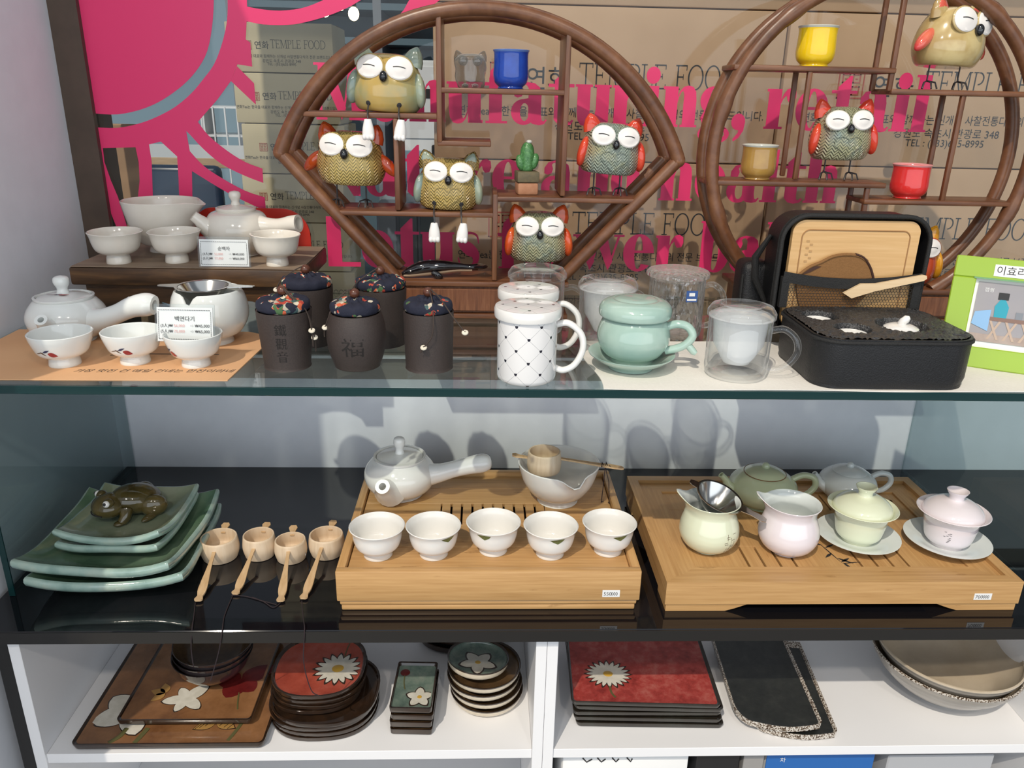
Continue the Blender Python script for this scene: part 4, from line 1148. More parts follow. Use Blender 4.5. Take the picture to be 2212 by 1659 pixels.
def canister(label, x, y, r0, r1, h, shape, seed, cord, glyphs=None):
    t = thing('tea_canister', label, 'canister', (x, y, ZG+.0003), 0, 'brown clay tea canisters')
    if shape == 'round':
        P = smooth([(0,.0005),(r0*.82,0),(r0*.95,.004),(r0*1.12,.020),(r0*1.20,.038),(r0*1.16,.055),(r1*1.0,h)],4)
    else:
        P = smooth([(0,.0005),(r0*.93,0),(r0,.0035),(r0+(r1-r0)*.5,h*.5),(r1,h-.002),(r1*.985,h)],3)
    MB().lathe(P+[(r1*.93,h),(r1*.93,h-.006),(0,h-.006)], 48).build('jar', m_clay, t, 50)
    rl = r1*.96
    fm = floral('floral_cloth_%d' % seed, seed)
    lid = MB().lathe(smooth([(rl*.92,h+.0006),(rl*.99,h+.003),(rl*1.0,h+.008),(rl*.93,h+.0125),(rl*.65,h+.0150),(rl*.42,h+.0142),(rl*.34,h+.0175),(rl*.12,h+.0180),(0,h+.017)],3), 44,
        fn=lambda a_, b_, z, a: (a_*(1+.02*sin(17*a+seed)), b_*(1+.02*cos(13*a)), z+.0012*sin(11*a+seed)*min(1,(z-h)/.012))).build('cloth_lid', fm, t, 60)
    MB().ell((0,0,h+.0235),(.0064,.0064,.0062),16,10).build('bead_knob', m_bead, lid)
    base = Vector((0,0,h+.029))
    for pts in cord:
        w = [base]+[Vector(p) for p in pts]
        co = MB().tube(smooth([tuple(q) for q in w],5), .0008, 6).build('cord', m_cord, t, 60)
        e = w[-1] if len(w) < 5 else w[-2]
        MB().lathe([(.0008,-.0016),(.0038,-.001),(.0042,0),(.0038,.001),(.0008,.0016)],12).xf(Matrix.Translation(e) @ Matrix.Rotation(.5,4,'X')).build('bone_bead', m_bone, co)
    for k, g in enumerate(glyphs or ()):
        me = text_mesh(g[0], g[1], m_clayd, 'CENTER')
        o = link('engraved_character', me.copy(), t)
        for v in o.data.vertices:
            z = v.co.y+g[3]; a = -pi/2+g[2]+v.co.x/r1
            p = on_lathe(P, a, z, .00025); v.co = p
    return t
canister('brown clay canister engraved with three characters in a column', -.243, .944, .0285, .0335, .072, 'cyl', 1,
         [[(.012,-.012,.094),(.030,-.014,.075),(.036,-.016,.050),(.0365,-.016,.030)], [(.010,-.010,.092),(.031,-.010,.070),(.038,-.012,.040),(.0385,-.012,.022)]],
         [('鐵',.0155,.06,.0485),('觀',.0155,.06,.031),('音',.0155,.06,.014)])
canister('round-bellied brown clay canister in the middle of the front row', -.156, .945, .0305, .0315, .0695, 'round', 2,
         [[(-.010,-.006,.096),(-.024,-.010,.080),(-.036,-.010,.052),(-.0375,-.010,.040)]], [('福',.026,.02,.024)])
canister('straight brown clay canister with a crescent mark and loose beaded cord', -.066, .943, .0295, .0310, .0725, 'cyl', 3,
         [[(.006,-.020,.090),(.008,-.0335,.070),(.006,-.036,.050),(-.004,-.0355,.036),(-.008,-.0345,.029)], [(.014,-.016,.094),(.030,-.030,.075),(.046,-.044,.058),(.050,-.046,.055)]])
canister('taller brown clay canister beside the wooden riser, back left', -.236, 1.045, .0325, .0345, .077, 'cyl', 4, [[(-.014,-.010,.100),(-.030,-.012,.088),(-.0385,-.008,.074)]])
canister('brown clay canister with orange flowered lid behind the round-bellied one', -.137, 1.045, .0320, .0345, .0765, 'cyl', 5, [[(-.014,-.014,.098),(-.030,-.020,.086),(-.040,-.022,.066),(-.044,-.022,.046)]])

# ------------------------------------------------------------------ right: napkin, mugs
nap = thing('white_napkin', 'white cloth napkin spread on the glass shelf under the mugs and case', 'napkin', (0,0,ZG))
mb = MB(); nx, ny = 60, 14; V = []
def nz(x, y): return .0006+.0004*(1+sin(x*60+y*40)*sin(y*90-x*25))
X0, X1, Y0, Y1 = .140, .80, .8655, 1.060
for j in range(ny+1):
    for i in range(nx+1):
        x = X0+(X1-X0)*i/nx; y = Y0+(Y1-Y0)*j/ny + .002*sin(x*22)
        x += .006*sin(y*30)*(1-i/nx) - .10*max(0, (y-.91)/.15)*0
        V.append((x, y, nz(x, y)))
N_ = len(V); V += [(x, y, .0001) for x, y, z in V]
F = []
W1 = nx+1
for j in range(ny):
    for i in range(nx):
        a = j*W1+i; F += [(a, a+1, a+W1+1, a+W1), (a+N_, a+W1+N_, a+W1+1+N_, a+1+N_)]
for i in range(nx): F += [(i, i+N_, i+1+N_, i+1), (ny*W1+i, ny*W1+i+1, ny*W1+i+1+N_, ny*W1+i+N_)]
for j in range(ny): F += [(j*W1, (j+1)*W1, (j+1)*W1+N_, j*W1+N_), (j*W1+nx, j*W1+nx+N_, (j+1)*W1+nx+N_, (j+1)*W1+nx)]
mb.add(V, F).build('cloth', plain('white_cotton', (.80,.77,.71), .9, c2=(.77,.74,.68), sc=300, bump=.15), nap, 80)
ZN = ZG+.0016

# white mugs with a lattice of little hearts (printed: in the material)
def heart_print(name, flat=False):
    t = NT(name).set(.10, coat=.5)
    x, y, z = t.xyz()
    if flat: u, v = x, y
    else:
        u = t.math('MULTIPLY', t.math('ARCTAN2', x, t.math('MULTIPLY', y, -1.0)), .0362); v = z
    Pp, Q = .0300, .0290
    a = t.math('ADD', t.math('MULTIPLY', u, 1/Pp), t.math('MULTIPLY', v, 1/Q))
    b = t.math('SUBTRACT', t.math('MULTIPLY', u, 1/Pp), t.math('MULTIPLY', v, 1/Q))
    ra = t.math('SUBTRACT', a, t.math('ROUND', a)); rb = t.math('SUBTRACT', b, t.math('ROUND', b))
    ln = t.math('LESS_THAN', t.math('MINIMUM', t.math('ABSOLUTE', ra), t.math('ABSOLUTE', rb)), .008)
    s = .00165
    X = t.math('MULTIPLY', t.math('ADD', ra, rb), .5*Pp/s); Y = t.math('MULTIPLY', t.math('SUBTRACT', ra, rb), .5*Q/s)
    X2 = t.math('MULTIPLY', X, X); Y2 = t.math('MULTIPLY', Y, Y)
    q = t.math('SUBTRACT', t.math('ADD', X2, Y2), 1.0)
    hf = t.math('SUBTRACT', t.math('MULTIPLY', t.math('MULTIPLY', q, q), q), t.math('MULTIPLY', X2, t.math('MULTIPLY', Y2, Y)))
    h = t.math('LESS_THAN', hf, 0.0)
    c = t.mix(ln, (.82,.81,.80), (.34,.34,.36)); c = t.mix(h, c, (.012,.012,.025))
    return t.col(c).m
m_hw, m_ht = heart_print('heart_print_wall'), heart_print('heart_print_top', True)
def heart_mug(label, x, y):
    t = thing('lidded_mug', label, 'mug', (x, y, ZG+.0003), 0, 'white mugs with hearts')
    r, h = .0360, .0800
    MB().lathe([(0,.0015),(r*.86,.0015),(r*.90,0),(r*.97,.002),(r,.006),(r,h-.001),(r-.001,h),(r-.003,h-.001),(r-.0035,.008),(0,.006)], 56).build('cup', m_hw, t, 40)
    l = MB().lathe([(0,h+.0008),(r*1.0,h+.0008),(r*1.10,h-.002),(r*1.115,h),(r*1.115,h+.008),(r*1.08,h+.0105),(r*.9,h+.0115),(0,h+.0120)], 56).build('lid', m_porc, t, 35)
    MB().lathe([(r*1.05,h+.0109),(r*.9,h+.0117),(0,h+.0122)], 56).build('printed_top', m_ht, l, 35)
    pts = smooth([(r*.92,0,h*.84),(r*1.35,-.003,h*.88),(r*1.78,-.005,h*.72),(r*1.86,-.006,h*.48),(r*1.62,-.005,h*.24),(r*1.25,-.003,h*.14),(r*.94,0,h*.17)],6)
    MB().tube(pts, .0050, 12, flat=.8).build('handle', m_porc, t, 60)
heart_mug('white lidded mug with tiny black hearts, front one of the pair', .0545, .9045)
heart_mug('white lidded mug with tiny black hearts, behind its twin', .0600, .9960)

# clear lidded glass mugs with a frosted infuser
m_clear = seeglass('clear_glass', (.985,.99,.99), 1.5, .0, (.80,.82,.82), 4.0, .42, 1.6)
m_frost = NT('frosted_plastic')
m_frost.set(.35).col((.90,.92,.93)); m_frost.b.inputs['Alpha'].default_value = .42; m_frost = m_frost.m
def glass_mug(label, x, y, r, h, rz=0.0, zb=ZN, infuser=True, crystal=False, handle=True):
    t = thing('glass_mug', label, 'glass mug', (x, y, zb), rz, 'clear lidded glass mugs')
    mt_ = m_clear if not crystal else m_cryst
    MB().lathe([(0,.0012),(r*.82,.0012),(r*.88,0),(r*.97,.003),(r,.010),(r,h-.001),(r-.001,h),(r-.0028,h-.001),(r-.0032,.013),(r*.85,.0085),(0,.0085)], 48,
        fn=(lambda a_, b_, z, a: (a_*(1+.012*abs(sin(12*a+z*220))), b_*(1+.012*abs(sin(12*a+z*220))), z)) if crystal else None).build('cup', mt_, t, 45)
    lm = m_clear if not crystal else m_cryst
    if crystal: pl = [(0,h+.010),(r*.9,h+.0105),(r*1.06,h+.009),(r*1.13,h+.006),(r*1.13,h+.0015),(r*1.05,h+.0005),(r*.98,h+.0008),(r*.98,h-.004),(r*.9,h-.004),(0,h+.002)]
    else: pl = [(0,h+.0125),(r*.55,h+.0130),(r*.70,h+.0165),(r*.95,h+.0140),(r*1.07,h+.007),(r*1.07,h+.0012),(r*1.02,h+.0008),(r*.9,h+.0045),(r*.6,h+.0095),(0,h+.0092)]
    MB().lathe(pl, 48, fn=(lambda a_, b_, z, a: (a_*(1+.008*sin(36*a)), b_*(1+.008*sin(36*a)), z)) if crystal else None).build('lid', lm, t, 45)
    if infuser:
        MB().lathe([(r*1.01,h+.0004),(r*.96,h+.0004),(r*.86,h-.004),(r*.80,h*.55),(r*.42,h*.22),(0,h*.22),(0,h*.232),(r*.40,h*.232),(r*.77,h*.56),(r*.83,h-.003),(r*.94,h+.0018),(r*1.01,h+.0012)], 40).build('infuser', m_frost, t, 40)
    if handle:
        k = r
        pts = smooth([(k*.97,0,h*.82),(k*1.35,0,h*.86),(k*1.72,0,h*.72),(k*1.82,0,h*.50),(k*1.62,0,h*.28),(k*1.30,0,h*.16),(k*.97,0,h*.15)],6)
        MB().tube(pts, .0052, 12, flat=.8).build('handle', mt_, t, 60)
m_cryst = seeglass('cut_crystal', (.965,.965,.96), 1.5, .03, (.75,.73,.70), 1.6, .40, 3.0, (150, .9))
glass_mug('clear lidded glass mug with a frosted infuser, front right on the napkin', .3175, .921, .0385, .0740, -.35)
glass_mug('clear lidded glass mug with a frosted infuser, beyond the celadon mug', .1735, 1.058, .0385, .0760, .5, ZG+.0003)
glass_mug('clear lidded glass mug behind the two white heart mugs', .0790, 1.110, .0395, .0790, -.2, ZG+.0003, False)
glass_mug('cut crystal mug with a textured lid and blue sticker, back row', .2800, 1.100, .0395, .0860, .05, ZG+.0003, False, True)
o = MB().box(-.008,.008,-.0006,0,0,.016).build('brand_sticker', plain('sticker_blue',(.04,.10,.30),.4), None)
o.parent = [q for q in bpy.data.objects if q.name.startswith('glass_mug')][-1] if False else bpy.data.objects['glass_mug.003']
o.location = (.010, -.0402, .058)
MB().box(-.0066,.0066,-.0009,-.0006,.002,.0045).build('sticker_print', m_paper, o)
MB().box(-.004,.004,-.0009,-.0006,.0085,.013).build('sticker_print', m_paper, o)

# celadon mug on a saucer
m_cel = plain('celadon_glaze', (.33,.48,.42), .12, c2=(.40,.54,.47), sc=25, coat=.5)
t = thing('celadon_saucer', 'pale green celadon saucer under the lidded celadon mug', 'saucer', (.190, .944, ZN))
MB().lathe(smooth([(0,.001),(.026,.001),(.028,0),(.030,.004),(.044,.011),(.0545,.019)],3)+[(.0548,.0202),(.0535,.0200)]+smooth([(.042,.0145),(.030,.0085),(0,.0075)],3), 48).build('dish', m_cel, t, 50)
t = thing('celadon_mug', 'pale green celadon mug with a domed lid and twig handle', 'mug', (.192, .950, ZN+.0078))
P = smooth([(0,.001),(.0245,.001),(.027,0),(.027,.004),(.036,.010),(.0445,.024),(.0460,.036),(.0430,.048),(.0395,.056)],4)
MB().lathe(shell(P, .003, .010), 48).build('cup', m_cel, t, 50)
MB().lathe(smooth([(.0385,.0585),(.0440,.0590),(.0455,.0630),(.0450,.0700),(.0400,.0765),(.0300,.0800),(.0270,.0800),(.0200,.0822),(0,.0830)],3), 48).build('lid', m_cel, t, 50)
pts = smooth([(.036,-.010,.046),(.050,-.014,.052),(.063,-.018,.050),(.070,-.020,.040),(.066,-.019,.030),(.056,-.016,.022),(.040,-.010,.016)],5)
h_ = MB().tube(pts, [.0058]*len(pts), 12, flat=.9).build('handle', m_cel, t, 60)
MB().tube([(.064,-.018,.028),(.073,-.021,.018),(.076,-.022,.016)], [.005,.0045,.003], 10).build('handle_spur', m_cel, h_, 60)

# ------------------------------------------------------------------ open black travel case
m_case = plain('black_case_cloth', (.006,.006,.007), .42, c2=(.009,.009,.010), sc=700, bump=.4)
m_trim = plain('black_binding', (.008,.008,.008), .7, c2=(.014,.014,.014), sc=900, bump=.5)
m_foam = plain('black_foam', (.014,.014,.015), .38, spec=1.0, c2=(.040,.040,.042), sc=420, bump=1.0)
m_bam = wood('pale_bamboo', (.56,.33,.13), (.62,.38,.16), (.67,.43,.20), 'x', 10, 26, .45, .04)
m_pouch = plain('brown_canvas', (.20,.095,.030), .9, c2=(.23,.11,.036), sc=500, bump=.3)
m_pouchd = plain('dark_brown_strap', (.055,.022,.014), .8)
m_hinoki = wood('pale_cypress', (.66,.47,.27), (.70,.52,.31), (.74,.56,.35), 'x', 10, 20, .5, .03)
def rrect(w, d, r, n=7, cx=0, cy=0):
    out = []
    for sx, sy, a0 in ((1,1,0),(-1,1,pi/2),(-1,-1,pi),(1,-1,1.5*pi)):
        for i in range(n+1):
            a = a0+pi/2*i/n
            out.append((cx+sx*(w/2-r)+r*cos(a), cy+sy*(d/2-r)+r*sin(a)))
    return out
cs = thing('travel_case', 'open black zip case with foam insert and a mesh pocket in its raised lid', 'case', (.496, .945, ZN))
W_, D_, H_ = .196, .156, .062
MB().poly(rrect(W_*.97, D_*.97, .030), .004, 'z', 0).build('case_bottom', m_case, cs, 50)
ob = rrect(W_, D_, .034); ib = rrect(W_-.006, D_-.006, .031)
n = len(ob); V = []
for (k, z) in ((.975,.002),(1,.012),(1,H_)): V += [(x*k, y*k, z) for x, y in ob]
V += [(x, y, H_) for x, y in ib] + [(x, y, .004) for x, y in ib]
F = [(r*n+i, r*n+(i+1) % n, (r+1)*n+(i+1) % n, (r+1)*n+i) for r in range(4) for i in range(n)]
MB().add(V, F).build('case_wall', m_case, cs, 50)
MB().tube([(x, y, H_-.004) for x, y in rrect(W_+.001, D_+.001, .0345)], .0022, 6, closed=True).build('zip', m_trim, cs, 60)
# foam with wells
bm = bmesh.new()
fo = rrect(W_-.0075, D_-.0075, .030)
top = [bm.verts.new((x, y, H_+.001)) for x, y in fo]
wells = [(-.058, .030, .021), (-.040, -.030, .021), (.030, -.012, .030)]
import itertools
mb = MB()
# top as a fine grid with the wells dropped
nx, ny = 66, 52; V = []; 
def foam_z(x, y):
    for wx, wy, wr in wells:
        d = sqrt((x-wx)**2+(y-wy)**2)
        if d < wr: return H_-.026 if d < wr-.0015 else H_-.010
    return H_+.0008+RND.uniform(-.0012,.0014)
hx, hy = (W_-.0080)/2, (D_-.0080)/2
def squash(x, y):                # keep the grid inside the rounded rectangle
    r = .030; ax, ay = abs(x)-(hx-r), abs(y)-(hy-r)
    if ax > 0 and ay > 0:
        L = sqrt(ax*ax+ay*ay); m = max(ax, ay)
        if L > 0: k = m/L; return (math.copysign(hx-r+ax*k, x), math.copysign(hy-r+ay*k, y))
    return (x, y)
bm.free()
for j in range(ny+1):
    for i in range(nx+1):
        x, y = squash(-hx+2*hx*i/nx, -hy+2*hy*j/ny); V.append((x, y, foam_z(x, y)))
N_ = len(V); F = []; W1 = nx+1
for j in range(ny):
    for i in range(nx): F.append((j*W1+i, j*W1+i+1, (j+1)*W1+i+1, (j+1)*W1+i))
mb.add(V, F).build('foam_insert', m_foam, cs, 60)
for wx, wy, wr in wells[:2]:
    p = thing('porcelain_cup', 'white porcelain cup sunk in the %s foam well of the black case' % ('rear left' if wy > 0 else 'front left'), 'cup', (.496+wx, .945+wy, ZN+H_-.0255), 0, 'cups packed in the case')
    MB().lathe(smooth([(0,.001),(.010,0),(.0155,.009),(.0180,.0205)],3)+[(.0172,.0210)]+smooth([(.0145,.008),(0,.003)],3), 28).build('bowl', m_porc, p, 50)
p = thing('travel_teapot', 'white porcelain teapot lid with a bent knob in the right foam well', 'teapot', (.526, .933, ZN+H_-.0255))
MB().lathe(smooth([(0,.0),(.018,0),(.0265,.008),(.0270,.015),(.0200,.021)],3)+[(0,.0215)], 32).build('body', m_porc, p, 50)
l = MB().lathe(smooth([(.0205,.0222),(.0200,.0235),(.012,.0270),(0,.0280)],3), 32).build('lid', m_porc, p, 50)
MB().tube([(0,0,.0275),(.0005,-.001,.031),(.004,-.002,.0345),(.0065,-.002,.0350)], [.0055,.0050,.0050,.0035], 12).build('knob', m_porc, l, 60)
# raised lid: a shallow shell standing behind the body
LW, LH, LD = .200, .165, .066
LZ = H_-.044
def lid_ring(k, y, w=LW, h=LH, r=.034):
    return [(x*k, y, LZ+h/2+z*k) for x, z in rrect(w, h, r)]
y0 = D_/2+.006
V = []; rows = [(1,y0),(1,y0+LD*.8),(.97,y0+LD*.95),(.86,y0+LD)]
for k, y in rows: V += lid_ring(k, y)
V += lid_ring(.972, y0) + lid_ring(.972, y0+LD*.72) 
F = [(r*n+i, r*n+(i+1) % n, (r+1)*n+(i+1) % n, (r+1)*n+i) for r in range(3) for i in range(n)]
F += [(i, 4*n+i, 4*n+(i+1) % n, (i+1) % n) for i in range(n)]
F += [(4*n+i, 5*n+i, 5*n+(i+1) % n, 4*n+(i+1) % n) for i in range(n)]
F += [tuple(range(3*n, 4*n)), tuple(range(6*n-1, 5*n-1, -1))]
MB().add(V, F).build('lid_shell', m_case, cs, 50)
MB().tube(lid_ring(1.0, y0-.001), .0030, 8, closed=True).build('lid_binding', m_trim, cs, 60)
MB().tube(lid_ring(1.012, y0+.006), .0016, 6, closed=True).build('lid_zip', m_trim, cs, 60)
MB().tube([( -LW/2-.001, y0+.030, LZ+LH*.25), (-LW/2-.018, y0+.034, LZ+LH*.45), (-LW/2-.020, y0+.036, LZ+LH*.62), (-LW/2-.001, y0+.040, LZ+LH*.80)], [.006,.010,.010,.006], 8, flat=.5).build('carry_handle', m_trim, cs, 60)
# mesh pocket: band plus a net of fine cords
bandz = LZ+LH*.50
def sag(x): return -.010*(1-(x/(LW/2))**2) - .006*(x/(LW/2))*0
mb = MB(); V = []; NB = 24
for i in range(NB+1):
    x = -LW/2+.006+(LW-.012)*i/NB; z = bandz+sag(x)+.004
    V += [(x, y0-.0092, z-.007), (x, y0-.0092, z+.007), (x, y0-.0078, z+.007), (x, y0-.0078, z-.007)]
F = []
for i in range(NB):
    a = i*4
    for k in range(4): F.append((a+k, a+(k+1) % 4, a+4+(k+1) % 4, a+4+k))
mb.add(V, F).build('pocket_band', m_trim, cs, 50)
net = MB(); pit = .0042; zl0 = H_+.002
NR = int((bandz-zl0)/(pit*.866))+1; NCn = int((LW-.016)/pit)
for r in range(NR):
    for c in range(NCn):
        x = -LW/2+.010+pit*c+(pit/2 if r % 2 else 0); z = zl0+pit*.866*r
        if z > bandz+sag(x)-.003 or x > LW/2-.010: continue
        R1, R2 = pit*.577, pit*.485
        v = []
        for k in range(6):
            a = pi/6+k*pi/3
            v += [(x+R1*cos(a), y0-.0080, z+R1*sin(a)), (x+R2*cos(a), y0-.0080, z+R2*sin(a))]
        net.add(v, [(2*k, 2*((k+1) % 6), 2*((k+1) % 6)+1, 2*k+1) for k in range(6)])
nt = net.build('mesh_net', m_trim, cs, smooth_=False); nt['kind'] = 'stuff'
for s in (-1, 1): MB().box(s*(LW/2-.010)-.005, s*(LW/2-.010)+.005, y0-.0088, y0-.0006, zl0-.003, bandz+.002).build('pocket_side_band', m_trim, cs)
# things in the pocket
def inlid(name, label, cat): return thing(name, label, cat, (.496, .945, ZN))
t = inlid('bamboo_board', 'pale bamboo tray board with a grooved border tucked in the case lid', 'board')
MB().poly([(x, LZ+.012+.147/2+z) for x, z in rrect(.172, .147, .016)], .008, 'y', y0+.0015).build('board', m_bam, t, 50)
MB().tube([(x, y0+.0013, LZ+.012+.147/2+z) for x, z in rrect(.146, .121, .010)], .0009, 6, closed=True).build('groove', plain('groove_brown',(.34,.18,.07),.6), t, 60)
mk = MB()
for k in range(7): mk.box(-.066+(k%2)*.005, -.062+(k%2)*.005, y0+.0009, y0+.0013, LZ+.130-k*.0045, LZ+.1325-k*.0045)
mk.build('branded_mark', plain('scorched_mark',(.46,.27,.11),.6), t)
t = inlid('canvas_pouch', 'round-topped brown canvas pouch tucked in the mesh pocket', 'pouch')
outl = [(-.075,.100),(-.060,.112),(-.045,.119),(-.030,.127),(-.012,.130),(.006,.128),(.020,.120),(.028,.106),(.031,.092),(.020,.070),(-.010,.042),(-.045,.042),(-.066,.062)]
outl = [(a, b+.002) for a, b in smooth(outl+[outl[0]], 3)[:-1]]
MB().poly(outl, .005, 'y', y0-.0045).build('pouch', m_pouch, t, 50)
MB().tube([(a, y0-.004, b) for a, b in smooth([(-.075,.102),(-.060,.115),(-.045,.122),(-.030,.130),(-.012,.133),(.006,.131),(.018,.124)],3)], .0022, 8).build('piping', m_pouch, t, 60)
MB().tube([(a, y0-.0038, b) for a, b in smooth([(.000,.1335),(.012,.129),(.022,.118),(.029,.104),(.034,.088)],3)], .0030, 8, flat=.6).build('strap', m_pouchd, t, 60)
MB().poly([(-.073,.104),(-.058,.109),(-.044,.117),(-.054,.117),(-.066,.111)], .0008, 'y', y0-.0055).build('opening', m_pouchd, t, 50)
t = inlid('wooden_tongs', 'flat pale wooden tea scoop sticking out of the mesh pocket', 'scoop')
MB().poly([(-.012,.083),(.010,.096),(.030,.0965),(.092,.109),(.097,.108),(.098,.104),(.094,.101),(.030,.086),(.000,.076)], .004, 'y', y0-.0145).build('blade', m_hinoki, t, 50)
t = thing('black_case_pouch', 'second black zipped case standing behind the open case near the crystal mug', 'case', (.378, 1.095, ZN-.001))
MB().box(-.012,.030,-.018,.030,0,.112,.012,3).build('shell', m_case, t, 50)
MB().tube([(-.0125,-.019,.02),(-.0125,-.019,.095)], .0016, 6).build('zip', m_trim, t)

# ------------------------------------------------------------------ lime photo frame
m_lime = plain('lime_lacquer', (.31,.47,.035), .22, coat=.3)
m_limed = plain('green_bevel', (.16,.34,.16), .3)
fr = thing('photo_frame', 'lime green photo frame leaning back at the right end of the shelf', 'photo frame', (.6070, .976, ZN), -.50)
MF = Matrix.Rotation(-.25, 4, 'X')
w, h, bw = .190, .143, .027
def Fm(mb): return mb.xf(MF)
for nm, b in (('frame_rail', (0,w,0,.012,0,bw)), ('frame_rail', (0,w,0,.012,h-bw,h)), ('frame_stile', (0,bw,0,.012,bw+.0002,h-bw-.0002)), ('frame_stile', (w-bw,w,0,.012,bw+.0002,h-bw-.0002))):
    Fm(MB().box(*b, .0012)).build(nm, m_lime, fr)
Fm(MB().box(bw-.003, w-bw+.003, -.0012, -.0001, h-bw-.001, h-bw+.001)).build('top_bevel', m_limed, fr)
Fm(MB().box(bw, w-bw, .006, .007, bw, h-bw)).build('mount', m_paper, fr)
ph = plain('photo_backdrop', (.30,.29,.31), .3, c2=(.36,.33,.33), sc=14)
pm = Fm(MB().box(bw+.004, w-bw-.004, .0050, .0058, bw+.008, h-bw-.004)).build('photograph', ph, fr)
pd = plain('photo_sand', (.34,.26,.22), .4, c2=(.42,.34,.30), sc=60)
Fm(MB().box(bw+.004, w-bw-.004, .0046, .0049, bw+.008, bw+.018)).build('photo_ground', pd, pm)
wd = plain('photo_wood', (.22,.13,.10), .4)
Fm(MB().box(bw+.022, w-bw-.004, .0044, .0046, bw+.036, bw+.041)).build('photo_table_edge', wd, pm)
mb = MB()
for k in range(6):
    x = bw+.024+k*.018
    mb.poly([(x,bw+.012),(x+.003,bw+.012),(x+.014,bw+.036),(x+.011,bw+.036)], .0002, 'y', .0044)
    mb.poly([(x+.011,bw+.012),(x+.014,bw+.012),(x+.003,bw+.036),(x,bw+.036)], .0002, 'y', .0042)
Fm(mb).build('photo_trestle', plain('photo_light_wood',(.48,.36,.28),.4), pm)
Fm(MB().poly([(bw+.028,bw+.041),(bw+.042,bw+.041),(bw+.043,bw+.055),(bw+.038,bw+.064),(bw+.032,bw+.064),(bw+.027,bw+.055)], .0002, 'y', .0043)).build('photo_blue_jug', plain('photo_turquoise',(.02,.32,.42),.3), pm)
Fm(MB().box(bw+.029, bw+.041, .0044, .0046, bw+.064, bw+.073)).build('photo_dark_box', m_greyink, pm)
Fm(MB().box(bw+.052, bw+.060, .0043, .0045, bw+.041, bw+.050)).build('photo_mug', m_grey, pm)
Fm(MB().poly([(bw+.004,bw+.030),(bw+.024,bw+.022),(bw+.024,bw+.050),(bw+.006,bw+.046)], .0002, 'y', .0041)).build('photo_blue_cloth', plain('photo_sky',(.25,.45,.70),.3), pm)
Fm(MB().box(bw+.018, bw+.105, -.0005, -.0001, h-.023, h-.008)).build('name_strip', m_paper, fr)
put_text('이효리 캠핑', .0125, m_greyink, fr, MF @ Vector((bw+.020, -.0007, h-.0198)), 'LEFT', MF @ UPRIGHT)
put_text('캠핑', .006, m_paper, pm, MF @ Vector((bw+.012, .0045, h-bw-.016)), 'LEFT', MF @ UPRIGHT)
Fm(MB().box(w/2-.02, w/2+.02, .0122, .0135, 0, h*.7)).build('easel_back', m_grey, fr)
# ------------------------------------------------------------------ black shelf: celadon square plates with frog
def celmat(name, c1, c2, c3, sc=14):
    t = NT(name).set(.10, coat=.6)
    f = t.noise(sc, 4)
    return t.col(t.ramp(f, [(.3, c1), (.5, c2), (.72, c3)])).bump(t.noise(220, 3), .12, .001).m
m_celd = celmat('dark_celadon', (.055,.115,.070), (.105,.185,.115), (.19,.26,.18))
m_cell = celmat('pale_celadon_edge', (.20,.31,.27), (.29,.41,.36), (.40,.47,.39), 30)
m_celt = celmat('mottled_celadon', (.15,.21,.135), (.23,.28,.19), (.31,.35,.25))
def square_plate(label, x, y, z, w, d, th, rise, rz, m_top, m_edge, seed, group):
    """slab plate with upturned corners"""
    t = thing('square_plate', label, 'plate', (x, y, z), rz, group)
    n = 18; r = random.Random(seed)
    ph = [r.uniform(0, 6) for _ in range(4)]
    def hgt(u, v):
        c = (abs(u)**3.2+abs(v)**3.2)/2
        return rise*c*(1+.15*sin(3*u+ph[0])*sin(2*v+ph[1])) + rise*.22*max(abs(u), abs(v))**6
    def edge(u, v): return (u*w/2*(1+.012*sin(4*v+ph[2])), v*d/2*(1+.012*sin(4*u+ph[3])))
    g = [[(-1+2*i/n, -1+2*j/n) for i in range(n+1)] for j in range(n+1)]
    V = []; 
    for j in range(n+1):
        for i in range(n+1):
            u, v = g[j][i]; X, Y = edge(u, v); V.append((X, Y, hgt(u, v)+th))
    F = [(j*(n+1)+i, j*(n+1)+i+1, (j+1)*(n+1)+i+1, (j+1)*(n+1)+i) for j in range(n) for i in range(n)]
    MB().add(V, F).build('upper_face', m_top, t, 80)
    # rim band and underside
    ring = [(i, 0) for i in range(n)]+[(n, j) for j in range(n)]+[(n-i, n) for i in range(n)]+[(0, n-j) for j in range(n)]
    rows = []
    for k, (o, dz) in enumerate(((0, th), (.0030, th*.97), (.0050, th*.80), (.0056, th*.50), (.0038, th*.15), (-.004, 0.0))):
        rows.append([])
        for i, j in ring:
            u, v = g[j][i]; X, Y = edge(u, v)
            nu = Vector((u if abs(u) > .999 else 0, v if abs(v) > .999 else 0)); L = nu.length or 1
            rows[-1].append((X+nu.x/L*o, Y+nu.y/L*o, max(hgt(u, v)*(1 if k < 5 else .96)+dz, 0)))
    m = len(ring); V = [p for r_ in rows for p in r_]
    F = [(a*m+i, a*m+(i+1) % m, (a+1)*m+(i+1) % m, (a+1)*m+i) for a in range(5) for i in range(m)]
    off = len(V)
    for j in range(n+1):
        for i in range(n+1):
            u, v = g[j][i]; X, Y = edge(u, v); V.append((X*.97, Y*.97, max(hgt(u, v)*.95, 0)))
    F += [(off+j*(n+1)+i, off+(j+1)*(n+1)+i, off+(j+1)*(n+1)+i+1, off+j*(n+1)+i+1) for j in range(n) for i in range(n)]
    MB().add(V, F).build('rim', m_edge, t, 60)
    return t
GP = 'celadon square plates in a stack'
square_plate('large green square plate at the bottom of the celadon stack', -.513, 1.024, ZM+.0005, .198, .196, .0150, .024, .05, m_celd, m_cell, 1, GP)
